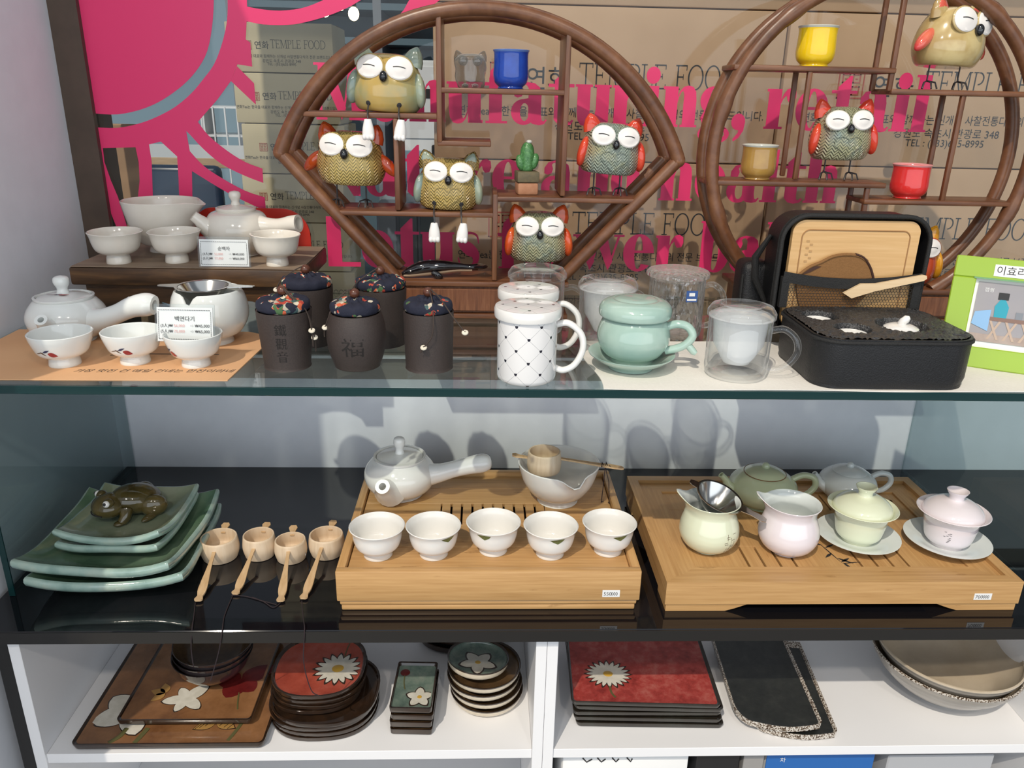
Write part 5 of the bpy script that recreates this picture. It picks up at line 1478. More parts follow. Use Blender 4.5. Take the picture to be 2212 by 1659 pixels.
square_plate('large green square plate, second from the bottom of the celadon stack', -.521, 1.028, ZM+.0205, .202, .200, .0150, .026, -.03, m_celd, m_cell, 2, GP)
square_plate('small green square plate, third from the bottom of the celadon stack', -.519, 1.044, ZM+.0365, .138, .142, .0120, .016, -.04, m_celt, m_cell, 3, GP)
square_plate('small mottled green square plate carrying the frog', -.518, 1.046, ZM+.0500, .140, .146, .0120, .018, -.02, m_celt, m_cell, 4, GP)
# frog
m_frog = celmat('frog_glaze', (.040,.032,.010), (.075,.058,.018), (.13,.095,.035), 40)
t = thing('frog_figurine', 'glossy brown ceramic frog sitting on the topmost square plate', 'frog', (-.521, 1.060, ZM+.0623), .68); t.scale = (1.36, 1.36, 1.36)
mb = MB().ell((.005,0,.0175),(.027,.0205,.0165),24,16,Matrix.Rotation(.22,3,'Y'))
mb.build('body', m_frog, t, 60)
MB().ell((-.023,0,.0180),(.0175,.0185,.0130),22,14).build('head', m_frog, t, 60)
for s in (-1, 1):
    MB().ell((.017,s*.019,.0125),(.0145,.0090,.0125),16,12,Matrix.Rotation(s*.35,3,'Z')).build('hind_leg', m_frog, t, 60)
    MB().ell((.010,s*.025,.0035),(.012,.0045,.0035),14,8,Matrix.Rotation(-s*.5,3,'Z')).build('hind_foot', m_frog, t, 60)
    MB().tube([(-.010,s*.014,.014),(-.013,s*.019,.008),(-.017,s*.019,.0035)], [.0072,.0058,.0050], 12).build('fore_leg', m_frog, t, 60)
    MB().ell((-.020,s*.019,.0030),(.0060,.0048,.0028),12,8).build('fore_foot', m_frog, t, 60)
    e = MB().ell((-.0255,s*.0125,.0265),(.0058,.0055,.0052),14,10).build('eye_bulge', m_frog, t, 60)
    MB().ell((-.0282,s*.0150,.0275),(.0037,.0037,.0037),12,8).build('eyeball', m_porc, e)
    MB().ell((-.0304,s*.0168,.0285),(.0018,.0018,.0018),10,6).build('pupil', m_ink, e)
MB().tube(smooth([(-.0345,-.0135,.0135),(-.0400,-.005,.0140),(-.0400,.005,.0140),(-.0345,.0135,.0135)],4), .0007, 6).build('mouth', m_ink, t)

# ------------------------------------------------------------------ bamboo strainer scoops
m_scoop = wood('scoop_bamboo', (.60,.45,.30), (.68,.53,.37), (.74,.60,.44), 'z', 12, 9, .55, .05)
m_scooph = wood('scoop_handle', (.46,.29,.14), (.55,.37,.20), (.62,.44,.26), 'y', 12, 12, .5, .05)
m_thread = plain('dark_thread', (.025,.015,.018), .9)
def scoop(label, x, y, r, h, hd, tip, cord, lint=True, barcode=False):
    """hd: direction angle of the long handle, tip: length"""
    t = thing('bamboo_scoop', label, 'scoop', (x, y, ZM+.0004), 0, 'bamboo scoops on the black shelf')
    P = smooth([(0,.0005),(r*.78,0),(r*.90,.003),(r*1.0,h*.40),(r*.99,h*.66),(r*.93,h*.985)],3)
    MB().lathe(P+[(r*.90,h),(r*.85,h*.985)]+smooth([(r*.86,h*.6),(r*.80,h*.28),(0,h*.25)],3), 36).build('cup', m_scoop, t, 50)
    dx, dy = cos(hd), sin(hd); nx, ny = -dy, dx
    # long handle slopes from the wall down to the shelf, narrow then spoon-ended
    prof = [(.0,.0026),(.25,.0026),(.5,.0042),(.68,.0058),(.80,.0056),(.88,.0038),(.92,.0046),(.97,.0058),(1.0,.0030)]
    V = []
    for k, (s, w) in enumerate(smooth([(a, b) for a, b in prof], 2)):
        L = r*.86+s*tip; z = .0215*(1-min(1, s/.86))+.0022
        for sg, zz in ((1,0),(-1,0),(-1,.0024),(1,.0024)): V.append((dx*L+nx*w*sg, dy*L+ny*w*sg, z+zz))
    m = len(V)//4
    F = [(i*4+k, i*4+(k+1) % 4, i*4+4+(k+1) % 4, i*4+4+k) for i in range(m-1) for k in range(4)] + [(0,1,2,3), (m*4-1, m*4-2, m*4-3, m*4-4)]
    hn = MB().add(V, F).build('handle', m_scooph, t, 60)
    # short tab on the far side
    V = []
    for s, w in ((0,.003),(.4,.004),(.75,.0065),(1,.004)):
        L = -(r*.80+s*.022); z = .026+.004*s
        for sg, zz in ((1,0),(-1,0),(-1,.002),(1,.002)): V.append((dx*L+nx*w*sg, dy*L+ny*w*sg, z+zz))
    F = [(i*4+k, i*4+(k+1) % 4, i*4+4+(k+1) % 4, i*4+4+k) for i in range(3) for k in range(4)] + [(0,1,2,3), (15,14,13,12)]
    MB().add(V, F).build('tab', m_scooph, t, 60)
    MB().ell((r*.2, r*.15, h*.252),(.0016,.0016,.0006),8,4).build('drain_hole', m_brnpaint, t)
    for pts in cord:
        MB().tube(smooth([tuple(Vector(p)-Vector((x, y, ZM+.0004))) for p in pts], 5), .0007, 5).build('cord', m_thread, t, 60)
    if barcode:
        MB().box(r*.93, r*.93+.0006, -.007, .005, h*.25, h*.62).build('price_label', m_paper, t)
        for k in range(4): MB().box(r*.93+.0007, r*.93+.0009, -.006+k*.0028, -.0048+k*.0028, h*.30, h*.55).build('label_print', m_ink, t)
def tipdir(x, y, px):
    q = oz(*px, ZM); return atan2(q.y-y, q.x-x), sqrt((q.x-x)**2+(q.y-y)**2)
YE = YF-.004
for k, (lab, c, r, h, tp, cords, bc) in enumerate((
  ('bamboo scoop with a dark thread, first beside the square plates', (-.392,1.040), .0285, .034, (428,1303), [[(422,1302,0),(419,1330,0),(415,1358,0),(413,1400,1),(418,1440,1)]], False),
  ('bamboo scoop with a reddish tab, second beside the square plates', (-.334,1.045), .0245, .035, (508,1288), [[(500,1286,0),(530,1288,0),(560,1296,0),(597,1306,0)],[(502,1288,0),(485,1330,0),(480,1362,0),(472,1410,1),(455,1470,1)]], False),
  ('bamboo scoop with a small barcode label on its cup', (-.285,1.036), .0240, .032, (606,1304), [[(606,1302,0),(590,1312,0),(570,1300,0),(545,1290,0)]], True),
  ('bamboo scoop nearest the left bamboo tray', (-.234,1.050), .0270, .033, (655,1298), [[(652,1298,0),(655,1335,0),(658,1362,0),(656,1430,1),(672,1490,1),(690,1503,1)]], False))):
    a, L = tipdir(*c, tp)
    cc = [[tuple(oz(px_, py_, ZM+.0012)) if not f_ else tuple(oy(px_, py_, YE)) for px_, py_, f_ in cd] for cd in cords]
    scoop(lab, c[0], c[1], r, h, a, L-r*.86, cc, True, bc)

# ------------------------------------------------------------------ bamboo tea trays
def bamboo(name, axis, base=1.0):
    t = NT(name).set(.42)
    s3 = {'x': (1, 30, 30), 'y': (30, 1, 30)}[axis]
    f = t.noise(9, 4, t.co(s3), .6)
    c = t.ramp(f, [(.25, (.43*base,.235*base,.085*base)), (.5, (.52*base,.30*base,.12*base)), (.75, (.60*base,.365*base,.155*base))])
    s4 = {'x': (9, 34, 34), 'y': (34, 9, 34)}[axis]
    nd = t.noise(2.2, 1, t.co(s4, (0,0,.0)), .4)
    k = t.ramp(nd, [(.70,(0,0,0)),(.74,(1,1,1))])
    g = t.noise(140, 2, t.co({'x': (2,1,1), 'y': (1,2,1)}[axis]))
    c = t.mix(t.math('MULTIPLY', k, t.math('MULTIPLY', g, .75)), c, (.26*base,.125*base,.035*base))
    return t.col(c).bump(f, .06, .0006).m
m_bx, m_by = bamboo('bamboo_lengthwise', 'x'), bamboo('bamboo_crosswise', 'y')
m_stk = plain('price_sticker', (.80,.80,.79), .5)
tr = thing('tea_tray', 'deep bamboo tea tray with slotted top carrying five white cups', 'tea tray', (.0130, .902, ZM+.0004))
w, d = .412, .306
H1 = .064
MB().box(-w/2+.005, w/2-.005, .004, d-.004, 0, .0085, .002, 2).build('foot_moulding', m_bx, tr)
MB().box(-w/2+.003, w/2-.003, .003, d-.003, .0088, .0165, .0025, 2).build('lower_moulding', m_bx, tr)
MB().box(-w/2, w/2, 0, .012, .0170, H1, .0018, 2).build('front_rail', m_bx, tr)
MB().box(-w/2, w/2, d-.012, d, .0170, H1, .0018, 2).build('rear_rail', m_bx, tr)
for s in (-1, 1): MB().box(*( (-w/2, -w/2+.012) if s < 0 else (w/2-.012, w/2)), .0123, d-.0123, .0170, H1, .0018, 2).build('side_rail', m_by, tr)
MB().box(-w/2+.0125, w/2-.0125, .0125, d-.0125, .018, .040).build('drip_pan', plain('tray_inside', (.06,.032,.012), .7), tr)
zt0, zt1 = .050, .0570
ys = [.0135, .072, .136, .200, .250, d-.0135]
xw = w/2-.0135
for k in range(5):
    y0_, y1_ = ys[k]+.0004, ys[k+1]-.0004
    if k == 2:
        MB().box(-xw, -.075, y0_, y1_, zt0, zt1, .0006).build('plank', m_bx, tr)
        MB().box(.088, xw, y0_, y1_, zt0, zt1, .0006).build('plank', m_bx, tr)
        sx = [-.075+.0163*i for i in range(11)]
        for i in range(10): MB().box(sx[i]+.0022, sx[i+1]-.0010 if i < 9 else .0868, y0_, y1_, zt0, zt1, .0006).build('slat', m_bx, tr)
    else:
        MB().box(-xw, xw, y0_, y1_, zt0, zt1, .0006).build('plank', m_bx, tr)
for x in (-.088, .108): MB().lathe([(0,.0003),(.0065,.0003),(.0065,0),(0,0)], 18, x, .150, zt1, sy=.55).build('finger_hole', plain('hole_brown',(.10,.045,.012),.8) if x < 0 else bpy.data.materials['hole_brown'], tr)
st = MB().box(.154, .178, -.0005, -.0001, .0235, .0345).build('price_sticker', m_stk, tr)
put_text('550', .0075, m_greyink, st, (.1555, -.0007, .0260)); put_text('000', .0075, m_ink, st, (.1660, -.0007, .0260), sx=.8)
ZT1 = ZM+.0004+zt1+.0004
# cups
T1P = footed(.0200, .0385, .0455, .0085, .12, .86)
m_leaf = plain('green_leaf_print', (.09,.12,.035), .3, c2=(.16,.18,.07), sc=500)
for k, ((x, y), leaf, lab) in enumerate((
  ((-.1425,.9555), None, 'plain white tea cup at the left end of the row of five'),
  ((-.0650,.9570), .022, 'white tea cup with a leaf mark, second in the row of five'),
  ((.0185,.9670), -.018, 'white tea cup with a leaf mark, middle of the row of five'),
  ((.0985,.9580), .004, 'white tea cup with a leaf mark, fourth in the row of five'),
  ((.1820,.9660), .008, 'white tea cup with a leaf mark at the right end of the row of five'))):
    t = thing('tea_cup', lab, 'cup', (x, y, ZT1), 0, 'five white cups on the deep tray')
    MB().lathe(shell(T1P, .0022, .0105), 44).build('bowl', m_porc, t, 50)
    if leaf is not None:
        u = leaf
        paint(T1P, [(m_leaf, [(u-.010,.0415),(u-.004,.0375),(u+.002,.0345),(u+.005,.0360),(u+.009,.0385),(u+.012,.0430),(u+.004,.0432),(u-.004,.0428)]),
                    (m_brnpaint, petal(u-.011,.0415,.020,-.003,.0003))], t, -pi/2+.05, 'leaf_mark')
t, l = kyusu('large white side-handled teapot on the deep bamboo tray', (-.1290, 1.138, ZT1), .0570, .0640, .0985, .0370,
    [tuple(Vector((-.012,-.040,.026))), (-.016,-.055,.034), (-.018,-.066,.042), (-.019,-.0735,.0485)], [.027,.018,.0125,.0112],
    [(.045,-.008,.036),(.064,-.010,.040),(.086,-.011,.047),(.110,-.012,.054),(.132,-.013,.059),(.143,-.0135,.0600),(.146,-.0135,.0603)], [.019,.0150,.0132,.0140,.0150,.0105,.004], m_porc, 0, knob_r=.0098)
t = thing('pouring_bowl', 'white pouring bowl with a front lip at the back of the deep tray', 'bowl', (.1230, 1.116, ZT1))
P = smooth([(0,.001),(.029,.001),(.0315,0),(.0300,.009),(.0420,.015),(.0550,.034),(.0610,.052),(.0645,.066)],4)
a_l = -1.30
MB().lathe(shell(P, .0032, .012), 56, fn=lip(a_l, .066, .20, .16, .22, 5)).build('bowl', m_porc, t, 50)
# scoop lying on the bowl
q = Vector((.1235-.024, 1.114, ZT1+.052))
t = thing('bamboo_scoop', 'bamboo scoop with thread-bound handle resting on the white pouring bowl', 'scoop', q, .0)
r, h = .0270, .034
MB().lathe(smooth([(0,.0005),(r*.80,0),(r*.95,.003),(r,h*.4),(r*.98,h*.7),(r*.93,h*.985)],3)+[(r*.90,h),(r*.85,h*.985)]+smooth([(r*.86,h*.6),(r*.80,h*.3),(0,h*.27)],3), 36).build('cup', m_scoop, t, 50)
def lath(pts, name, par):
    V = []
    for p, w_ in pts:
        for sg, zz in ((1,0),(-1,0),(-1,.0026),(1,.0026)): V.append((p[0], p[1]+w_*sg, p[2]+zz))
    m = len(pts); F = [(i*4+k, i*4+(k+1) % 4, i*4+4+(k+1) % 4, i*4+4+k) for i in range(m-1) for k in range(4)]+[(0,1,2,3),(m*4-1,m*4-2,m*4-3,m*4-4)]
    return MB().add(V, F).build(name, m_scooph, par, 60)
hn = lath([((r*.88,-.004,.0215),.0030),((.055,-.010,.0190),.0032),((.080,-.014,.0165),.0042),((.100,-.017,.0150),.0055),((.118,-.020,.0135),.0050),((.122,-.021,.0132),.0025)], 'handle', t)
lath([((-r*.88,.004,.019),.0026),((-.036,.006,.020),.0034),((-.045,.008,.021),.0058),((-.050,.009,.0212),.0030)], 'tab', t)
MB().tube([(.088+.0016*i, -.0152+.006*(1 if i % 2 else -1), .0172+.0022*sin(i*1.6)) for i in range(9)], .0011, 6).build('thread_binding', m_thread, hn, 60)
for dx, dz in ((0,-.060),(.008,-.062)):
    MB().tube([(.094,-.016,.0145),(.093+dx,-.0185,-.010),(.092+dx*1.6,-.014,dz+.011),(.096+dx,-.010,dz+.0115)], .0007, 5).build('thread', m_thread, hn, 60)

# ---- right tray
tr2 = thing('tea_tray', 'wide flat bamboo tea tray with corner feet carrying pastel teaware', 'tea tray', (.5030, .900, ZM+.0004))
w, d, H2 = .498, .318, .0475
def mitre(o, i, z0, z1, name, side, mat):
    (ox, oy_), (ix, iy) = o, i
    if side == 'f': pts = [(-ox, 0), (ox, 0), (ix, iy), (-ix, iy)]
    if side == 'b': pts = [(-ox, oy_), (-ix, oy_-iy), (ix, oy_-iy), (ox, oy_)]
    if side == 'l': pts = [(-ox, 0), (-ix, iy), (-ix, oy_-iy), (-ox, oy_)]
    if side == 'r': pts = [(ox, 0), (ox, oy_), (ix, oy_-iy), (ix, iy)]
    MB().poly(pts, z1-z0, 'z', z0).build(name, mat, tr2)
for sd in 'fblr': mitre((w/2, d), (w/2-.016, .016), .0120, H2, 'outer_rail', sd, m_bx if sd in 'fb' else m_by)
for sd in 'fblr':
    ox, oy_ = w/2-.0163, d
    pts = {'f': [(-ox,.0163),(ox,.0163),(ox-.034,.0463),(-ox+.034,.0463)], 'b': [(-ox,d-.0163),(-ox+.034,d-.0463),(ox-.034,d-.0463),(ox,d-.0163)],
           'l': [(-ox,.0163),(-ox+.034,.0463),(-ox+.034,d-.0463),(-ox,d-.0163)], 'r': [(ox,.0163),(ox,d-.0163),(ox-.034,d-.0463),(ox-.034,.0463)]}[sd]
    MB().poly(pts, .010, 'z', .0320).build('inner_board', m_bx if sd in 'fb' else m_by, tr2)
MB().box(-w/2+.016, w/2-.016, .016, d-.016, .0125, .020).build('drip_pan', bpy.data.materials['tray_inside'], tr2)
x_in, y0_, y1_ = w/2-.0163-.034, .0463, d-.0463
zt0, zt1 = .0320, .0395
slots = [-.118, -.095, -.072, -.049, .046, .069, .092, .115]
edges = [-x_in+.0003]+[e for s in slots for e in (s-.0017, s+.0017)]+[x_in-.0003]
MB().box(-x_in+.0003, x_in-.0003, y0_+.0003, y0_+.003, zt0, zt1).build('panel_border', m_bx, tr2)
for i in range(0, len(edges), 2):
    MB().box(edges[i], edges[i+1], y0_+.0033, y0_+.058, zt0, zt1, .0004).build('slat', m_by, tr2)
    MB().box(edges[i], edges[i+1], y1_-.058, y1_-.0033, zt0, zt1, .0004).build('slat', m_by, tr2)
MB().box(-x_in+.0003, x_in-.0003, y1_-.003, y1_-.0003, zt0, zt1).build('panel_border', m_bx, tr2)
npl = 5
for k in range(npl):
    x0_ = -x_in+.0003+(2*x_in-.0006)*k/npl; x1_ = x0_+(2*x_in-.0006)/npl-.0003
    MB().box(x0_, x1_, y0_+.0583, y1_-.0583, zt0, zt1, .0003).build('centre_plank', m_by, tr2)
# printed bamboo sprig
mb = MB()
for (px_, py_, dx_, dy_, w_) in ((.008,.110,.012,-.052,.0010),(.020,.062,.016,.010,.0022),(.018,.072,.018,-.014,.0020),(.015,.085,-.014,-.012,.0022),(.022,.060,.006,-.018,.0020),(.012,.100,.018,.010,.0018),(.010,.106,-.012,.010,.0018),(.004,.125,.004,.022,.0014),(.006,.130,.012,.010,.0020),(.003,.135,-.010,.012,.0018),(.020,.058,.030,.004,.0010)):
    mb.poly(petal(px_, py_, dx_, dy_, w_), .0002, 'z', zt1+.0001)
mb.build('printed_sprig', m_ink, tr2)
for x in (-.150, .178): MB().lathe([(0,.0003),(.0085,.0003),(.0085,0),(0,0)], 18, x, .245, zt1, sy=.6).build('finger_hole', bpy.data.materials['hole_brown'], tr2)
for s in (-1, 1):
    for yy in (0.0, d-.05):
        MB().poly([(s*(w/2-.002), 0), (s*(w/2-.002), .0117), (s*(w/2-.118), .0117), (s*(w/2-.098), .004), (s*(w/2-.085), 0)], .05, 'y', yy+.002 if yy == 0 else yy-.002).build('foot', m_bx, tr2)
st = MB().box(.183, .208, -.0005, -.0001, .0185, .0290).build('price_sticker', m_stk, tr2)
put_text('700', .0075, m_greyink, st, (.1845, -.0007, .0210)); put_text('000', .0075, m_ink, st, (.1955, -.0007, .0210), sx=.8)
ZT2 = ZM+.0004+zt1+.0004
m_pgr = plain('pale_green_glaze', (.70,.74,.56), .08, coat=.6)
m_ppk = plain('pale_pink_glaze', (.77,.71,.745), .08, coat=.6)
m_seag = plain('sage_green_glaze', (.50,.57,.38), .10, coat=.6)
m_snow = plain('bluish_white_glaze', (.72,.77,.76), .08, coat=.6)
def round_pot(label, x, y, R, h, mat, spoutL, hz, k=1.0, knob=.0065, line=None):
    t = thing('teapot', label, 'teapot', (x, y, ZT2), 0)
    body = smooth([(0,.0005),(R*.62,0),(R*.64,h*.03),(R*.88,h*.20),(R,h*.45),(R*.94,h*.66),(R*.72,h*.84),(R*.55,h*.915)],4)
    MB().lathe(body+[(R*.54,h*.93),(0,h*.92)], 44).build('body', mat, t, 50)
    l = MB().lathe(smooth([(R*.60,h*.915),(R*.57,h*.935),(R*.40,h*1.01),(R*.18,h*1.06),(0,h*1.07)],3), 40).build('lid', mat, t, 50)
    MB().ell((0,0,h*1.10),(knob,knob,knob*.95),16,10).build('knob', mat, l)
    if line: MB().tube([(R*.605*cos(2*pi*i/40), R*.605*sin(2*pi*i/40), h*.915) for i in range(40)], .0007, 6, closed=True).build('gold_line', line, l)
    MB().tube(smooth([(-R*.70,-.004,h*.34),(-R*1.05,-.006,h*.52),(-R*1.20,-.007,h*.74),(-R*1.36,-.008,h*.90)],5), [a[0] for a in smooth([(R*.26,),(R*.16,),(R*.105,),(R*.09,)],5)], 16, hollow=.6).build('spout', mat, t, 50)
    MB().tube(smooth([(R*.78,0,h*.66),(R*1.15,0,h*.82),(R*1.50,0,h*.74),(R*1.58,0,h*.48),(R*1.36,0,h*.24),(R*1.08,0,h*.18),(R*.90,0,h*.26)],6), R*.095, 12).build('handle', mat, t, 60)
round_pot('sage green round teapot with a ball knob at the back of the flat tray', .4640, 1.140, .0550, .0600, m_seag, 1, 1, line=plain('bronze_line',(.20,.10,.04),.3))
round_pot('small bluish white round teapot at the back of the flat tray', .6160, 1.162, .0465, .0520, m_snow, 1, 1, knob=.0058)
def fair_cup(label, x, y, mat, motif=False):
    t = thing('tea_pitcher', label, 'pitcher', (x, y, ZT2), 0, 'pastel pitchers on the flat tray')
    P = smooth([(0,.001),(.0200,.001),(.0220,0),(.0225,.0025),(.0350,.010),(.0430,.026),(.0420,.042),(.0375,.055),(.0350,.063),(.0370,.073),(.0405,.079)],4)
    L_ = lip(pi*.93, .079, .30, -.13, .30, 6)
    MB().lathe(P+[(.0400,.0797)], 48, fn=L_).build('body', mat, t, 50)
    MB().lathe([(.0400,.0797)]+[(r_-.002, z_) for r_, z_ in reversed(P) if z_ > .006]+[(0,.006)], 48, fn=L_).build('inside', m_snow, t, 50)
    if motif:
        mk = []
        rr = random.Random(3)
        for i in range(11): 
            u = .014+rr.uniform(0, .016); z = .014+.0028*i
            mk.append((m_brnpaint, [(u-.003,z),(u+.003,z+.0003),(u+.003,z+.0008),(u-.003,z+.0006)]))
        for i in range(3): mk.append((m_brnpaint, [(.016+i*.006,.012),(.0165+i*.006,.012),(.0175+i*.006,.044-.006*i),(.017+i*.006,.044-.006*i)]))
        paint(P, mk, t)
fair_cup('pale green pitcher holding a steel strainer at the front of the flat tray', .3365, 1.0015, m_pgr, True)
fair_cup('pale pink empty pitcher beside the pale green one', .4525, .9945, m_ppk)
q = Vector((.345, 1.000, ZT2+.083))
t = thing('tea_strainer', 'tilted steel strainer resting in the pale green pitcher', 'strainer', q); t.rotation_euler = (0.08, .34, -.42)
pr = smooth([(0,-.026),(.010,-.025),(.022,-.014),(.0335,.002)],4)
MB().lathe([(r_*.97, z_+.0008) for r_, z_ in pr][::-1]+[(0.0,-.0265)]+pr+[(.0360,.0025),(.0360,.0033),(.0335,.0030)], 40).build('bowl', m_metal, t, 50)
MB().poly([(-.034,-.008),(-.042,-.007),(-.047,-.004),(-.047,.004),(-.042,.007),(-.034,.008)], .0009, 'z', .0024).build('ear', m_metal, t)
MB().poly([(.034,-.009),(.050,-.006),(.066,-.0075),(.072,-.004),(.072,.004),(.066,.0075),(.050,.006),(.034,.009)], .0009, 'z', .0024).build('ear', m_metal, t)
def gaiwan(lab_s, lab_g, x, y, mat, motif=False):
    t = thing('saucer', lab_s, 'saucer', (x, y, ZT2), 0, 'saucers of the lidded bowls')
    MB().lathe(smooth([(0,.001),(.0205,.001),(.0225,0),(.0235,.003),(.042,.0085),(.0600,.0150)],3)+[(.0603,.0158),(.0592,.0160)]+smooth([(.041,.0100),(.026,.0060),(0,.0055)],3), 48).build('dish', m_snow, t, 50)
    t = thing('gaiwan', lab_g, 'lidded bowl', (x, y, ZT2+.0058), 0, 'lidded tea bowls'); t.scale = (1, 1, 1.12)
    P = smooth([(0,.001),(.0215,.001),(.0235,0),(.0245,.003),(.0320,.010),(.0360,.026),(.0385,.038),(.0440,.046),(.0500,.0500)],4)
    MB().lathe(shell(P, .002, .005), 48).build('bowl', mat, t, 50)
    l = MB().lathe(smooth([(.0415,.0462),(.0425,.0475),(.0380,.0550),(.0260,.0625),(.0120,.0660),(.0100,.0680)],3)+[(.0105,.0720),(.0140,.0765),(.0150,.0790),(.0140,.0790),(.0095,.0730),(0,.0720)], 44).build('lid', mat, t, 50)
    if motif:
        mk = []; rr = random.Random(5)
        for i in range(12):
            u = -.030+rr.uniform(-.006,.006); z = .016+.0014*i
            mk.append((m_greyink, [(u-.002,z),(u+.002,z+.0002),(u+.002,z+.0007),(u-.002,z+.0005)]))
        paint(P, mk, t)
gaiwan('white saucer under the pale green lidded bowl', 'pale green lidded tea bowl with a ring knob', .5690, 1.016, m_pgr)
gaiwan('white saucer under the pale pink lidded bowl', 'pale pink lidded tea bowl at the right of the flat tray', .7000, 1.004, m_ppk, True)
# folded clear plastic behind the trays
o = MB().poly([(0,0),(.09,.002),(.092,.007),(.075,.010),(.03,.009),(.0,.010)], .03, 'y', 0).build('plastic_wrap', m_acryl, None)
q = oz(1380, 1024, ZM)
o.location = (q.x, 1.236, ZM+.0005); tag(o, 'crumpled clear plastic strip behind the flat tray', 'plastic')
# ------------------------------------------------------------------ white cabinets: stacked stoneware
m_rim = plain('dark_brown_rim', (.020,.012,.008), .12, c2=(.035,.018,.010), sc=60, coat=.6)
m_petw = plain('white_slip', (.66,.63,.55), .25, c2=(.56,.53,.45), sc=80)
m_yolk = plain('yellow_slip', (.55,.33,.05), .3)
m_green = plain('olive_slip', (.10,.095,.035), .3)
m_darkred = plain('wine_red_slip', (.10,.010,.010), .25, c2=(.14,.014,.013), sc=60)
def tex3(name, a, b, c, sc=22, rough=.18, bumpsc=None):
    t = NT(name).set(rough, coat=.5)
    f = t.noise(sc, 6, None, .65)
    t.col(t.ramp(f, [(.3, a), (.5, b), (.7, c)]))
    return t.bump(t.noise(bumpsc or sc*6, 3), .12, .001).m
m_terrac = tex3('rust_slip', (.13,.055,.022), (.23,.105,.042), (.32,.155,.068), 14)
m_redgl = tex3('crimson_slip', (.20,.018,.014), (.36,.045,.035), (.45,.12,.095), 60)
m_redor = tex3('orange_red_slip', (.26,.035,.018), (.38,.065,.035), (.42,.10,.07), 30)
m_teald = tex3('blue_green_slip', (.07,.11,.09), (.13,.18,.145), (.20,.23,.19), 50)
m_inkgl = tex3('black_matt', (.010,.012,.011), (.018,.020,.018), (.030,.032,.028), 60, .35)
m_creamg = tex3('beige_rings', (.46,.37,.26), (.54,.45,.33), (.60,.51,.39), 12, .3)
m_speck = NT('speckled_white').set(.3)
_v = m_speck.noise(420, 2); m_speck.col(m_speck.ramp(_v, [(.40,(.05,.028,.014)),(.47,(.20,.14,.09)),(.54,(.62,.58,.52))])); m_speck = m_speck.m
def daisy(par, cx, cy, z, R, n, mat_p, petals_name='painted_petal', squash=1.0, rot=0.0, wid=.20, core=.28, tilt=0.0):
    for i in range(n):
        a = rot+2*pi*i/n
        pts = petal(0, 0, R*cos(a), R*sin(a), R*wid, k=.6)
        pts = [(cx+(p[0]+R*core*.5*cos(a)), cy+(p[1]+R*core*.5*sin(a))*squash) for p in pts]
        MB().poly([(cx+(q[0]-cx)*1.05, cy+(q[1]-cy)*1.05) for q in [(sum(p[0] for p in pts)/len(pts)+(p[0]-sum(p_[0] for p_ in pts)/len(pts))*1.18, sum(p[1] for p in pts)/len(pts)+(p[1]-sum(p_[1] for p_ in pts)/len(pts))*1.18) for p in pts]], .0002, 'z', z).build('petal_outline', m_rim, par)
        MB().poly(pts, .0003, 'z', z+.0002+.00001*i).build(petals_name, mat_p, par)
    MB().lathe([(0,.0008),(R*core,.0004),(R*core*1.1,0)], 16, cx, cy, z+.0004, sy=squash).build('flower_centre', m_yolk, par)
def stem(par, pts, z, w=.0012, mat=None):
    MB().tube([(x, y, z) for x, y in smooth(pts, 4)], w, 6, flat=.3).build('painted_stem', mat or m_green, par)
def slab(label, x, y, z, outline, th, lip_h, m_top, m_edge, rz=0, name='plate', group=None, inset=.004):
    """plate with a thin raised edge: outline in plan"""
    t = thing(name, label, 'plate', (x, y, z), rz, group)
    n = len(outline)
    cx_ = sum(p[0] for p in outline)/n; cy_ = sum(p[1] for p in outline)/n
    def sc(k, z_): return [(cx_+(p[0]-cx_)*k, cy_+(p[1]-cy_)*k, z_) for p in outline]
    R_ = max(sqrt((p[0]-cx_)**2+(p[1]-cy_)**2) for p in outline); ki = 1-inset/R_*1.4
    rows = [sc(.90, 0), sc(.985, th*.35), sc(1.0, th+lip_h*.6), sc(.998, th+lip_h), sc(1-(1-ki)*.6, th+lip_h*.9), sc(ki, th+lip_h*.25)]
    V = [p for r_ in rows for p in r_]
    F = [(a*n+i, a*n+(i+1) % n, (a+1)*n+(i+1) % n, (a+1)*n+i) for a in range(5) for i in range(n)] + [tuple(range(n-1, -1, -1))]
    MB().add(V, F).build('edge', m_edge, t, 40)
    rows = [sc(ki, th+lip_h*.25), sc(ki*.9, th), sc(ki*.5, th*.96)]
    V = [p for r_ in rows for p in r_]+[(cx_, cy_, th*.95)]
    F = [(a*n+i, a*n+(i+1) % n, (a+1)*n+(i+1) % n, (a+1)*n+i) for a in range(2) for i in range(n)] + [(2*n+i, 2*n+(i+1) % n, 3*n) for i in range(n)]
    MB().add(V, F).build('face', m_top, t, 60)
    return t, th
def rr(w, d, r, n=5): return rrect(w, d, r, n)
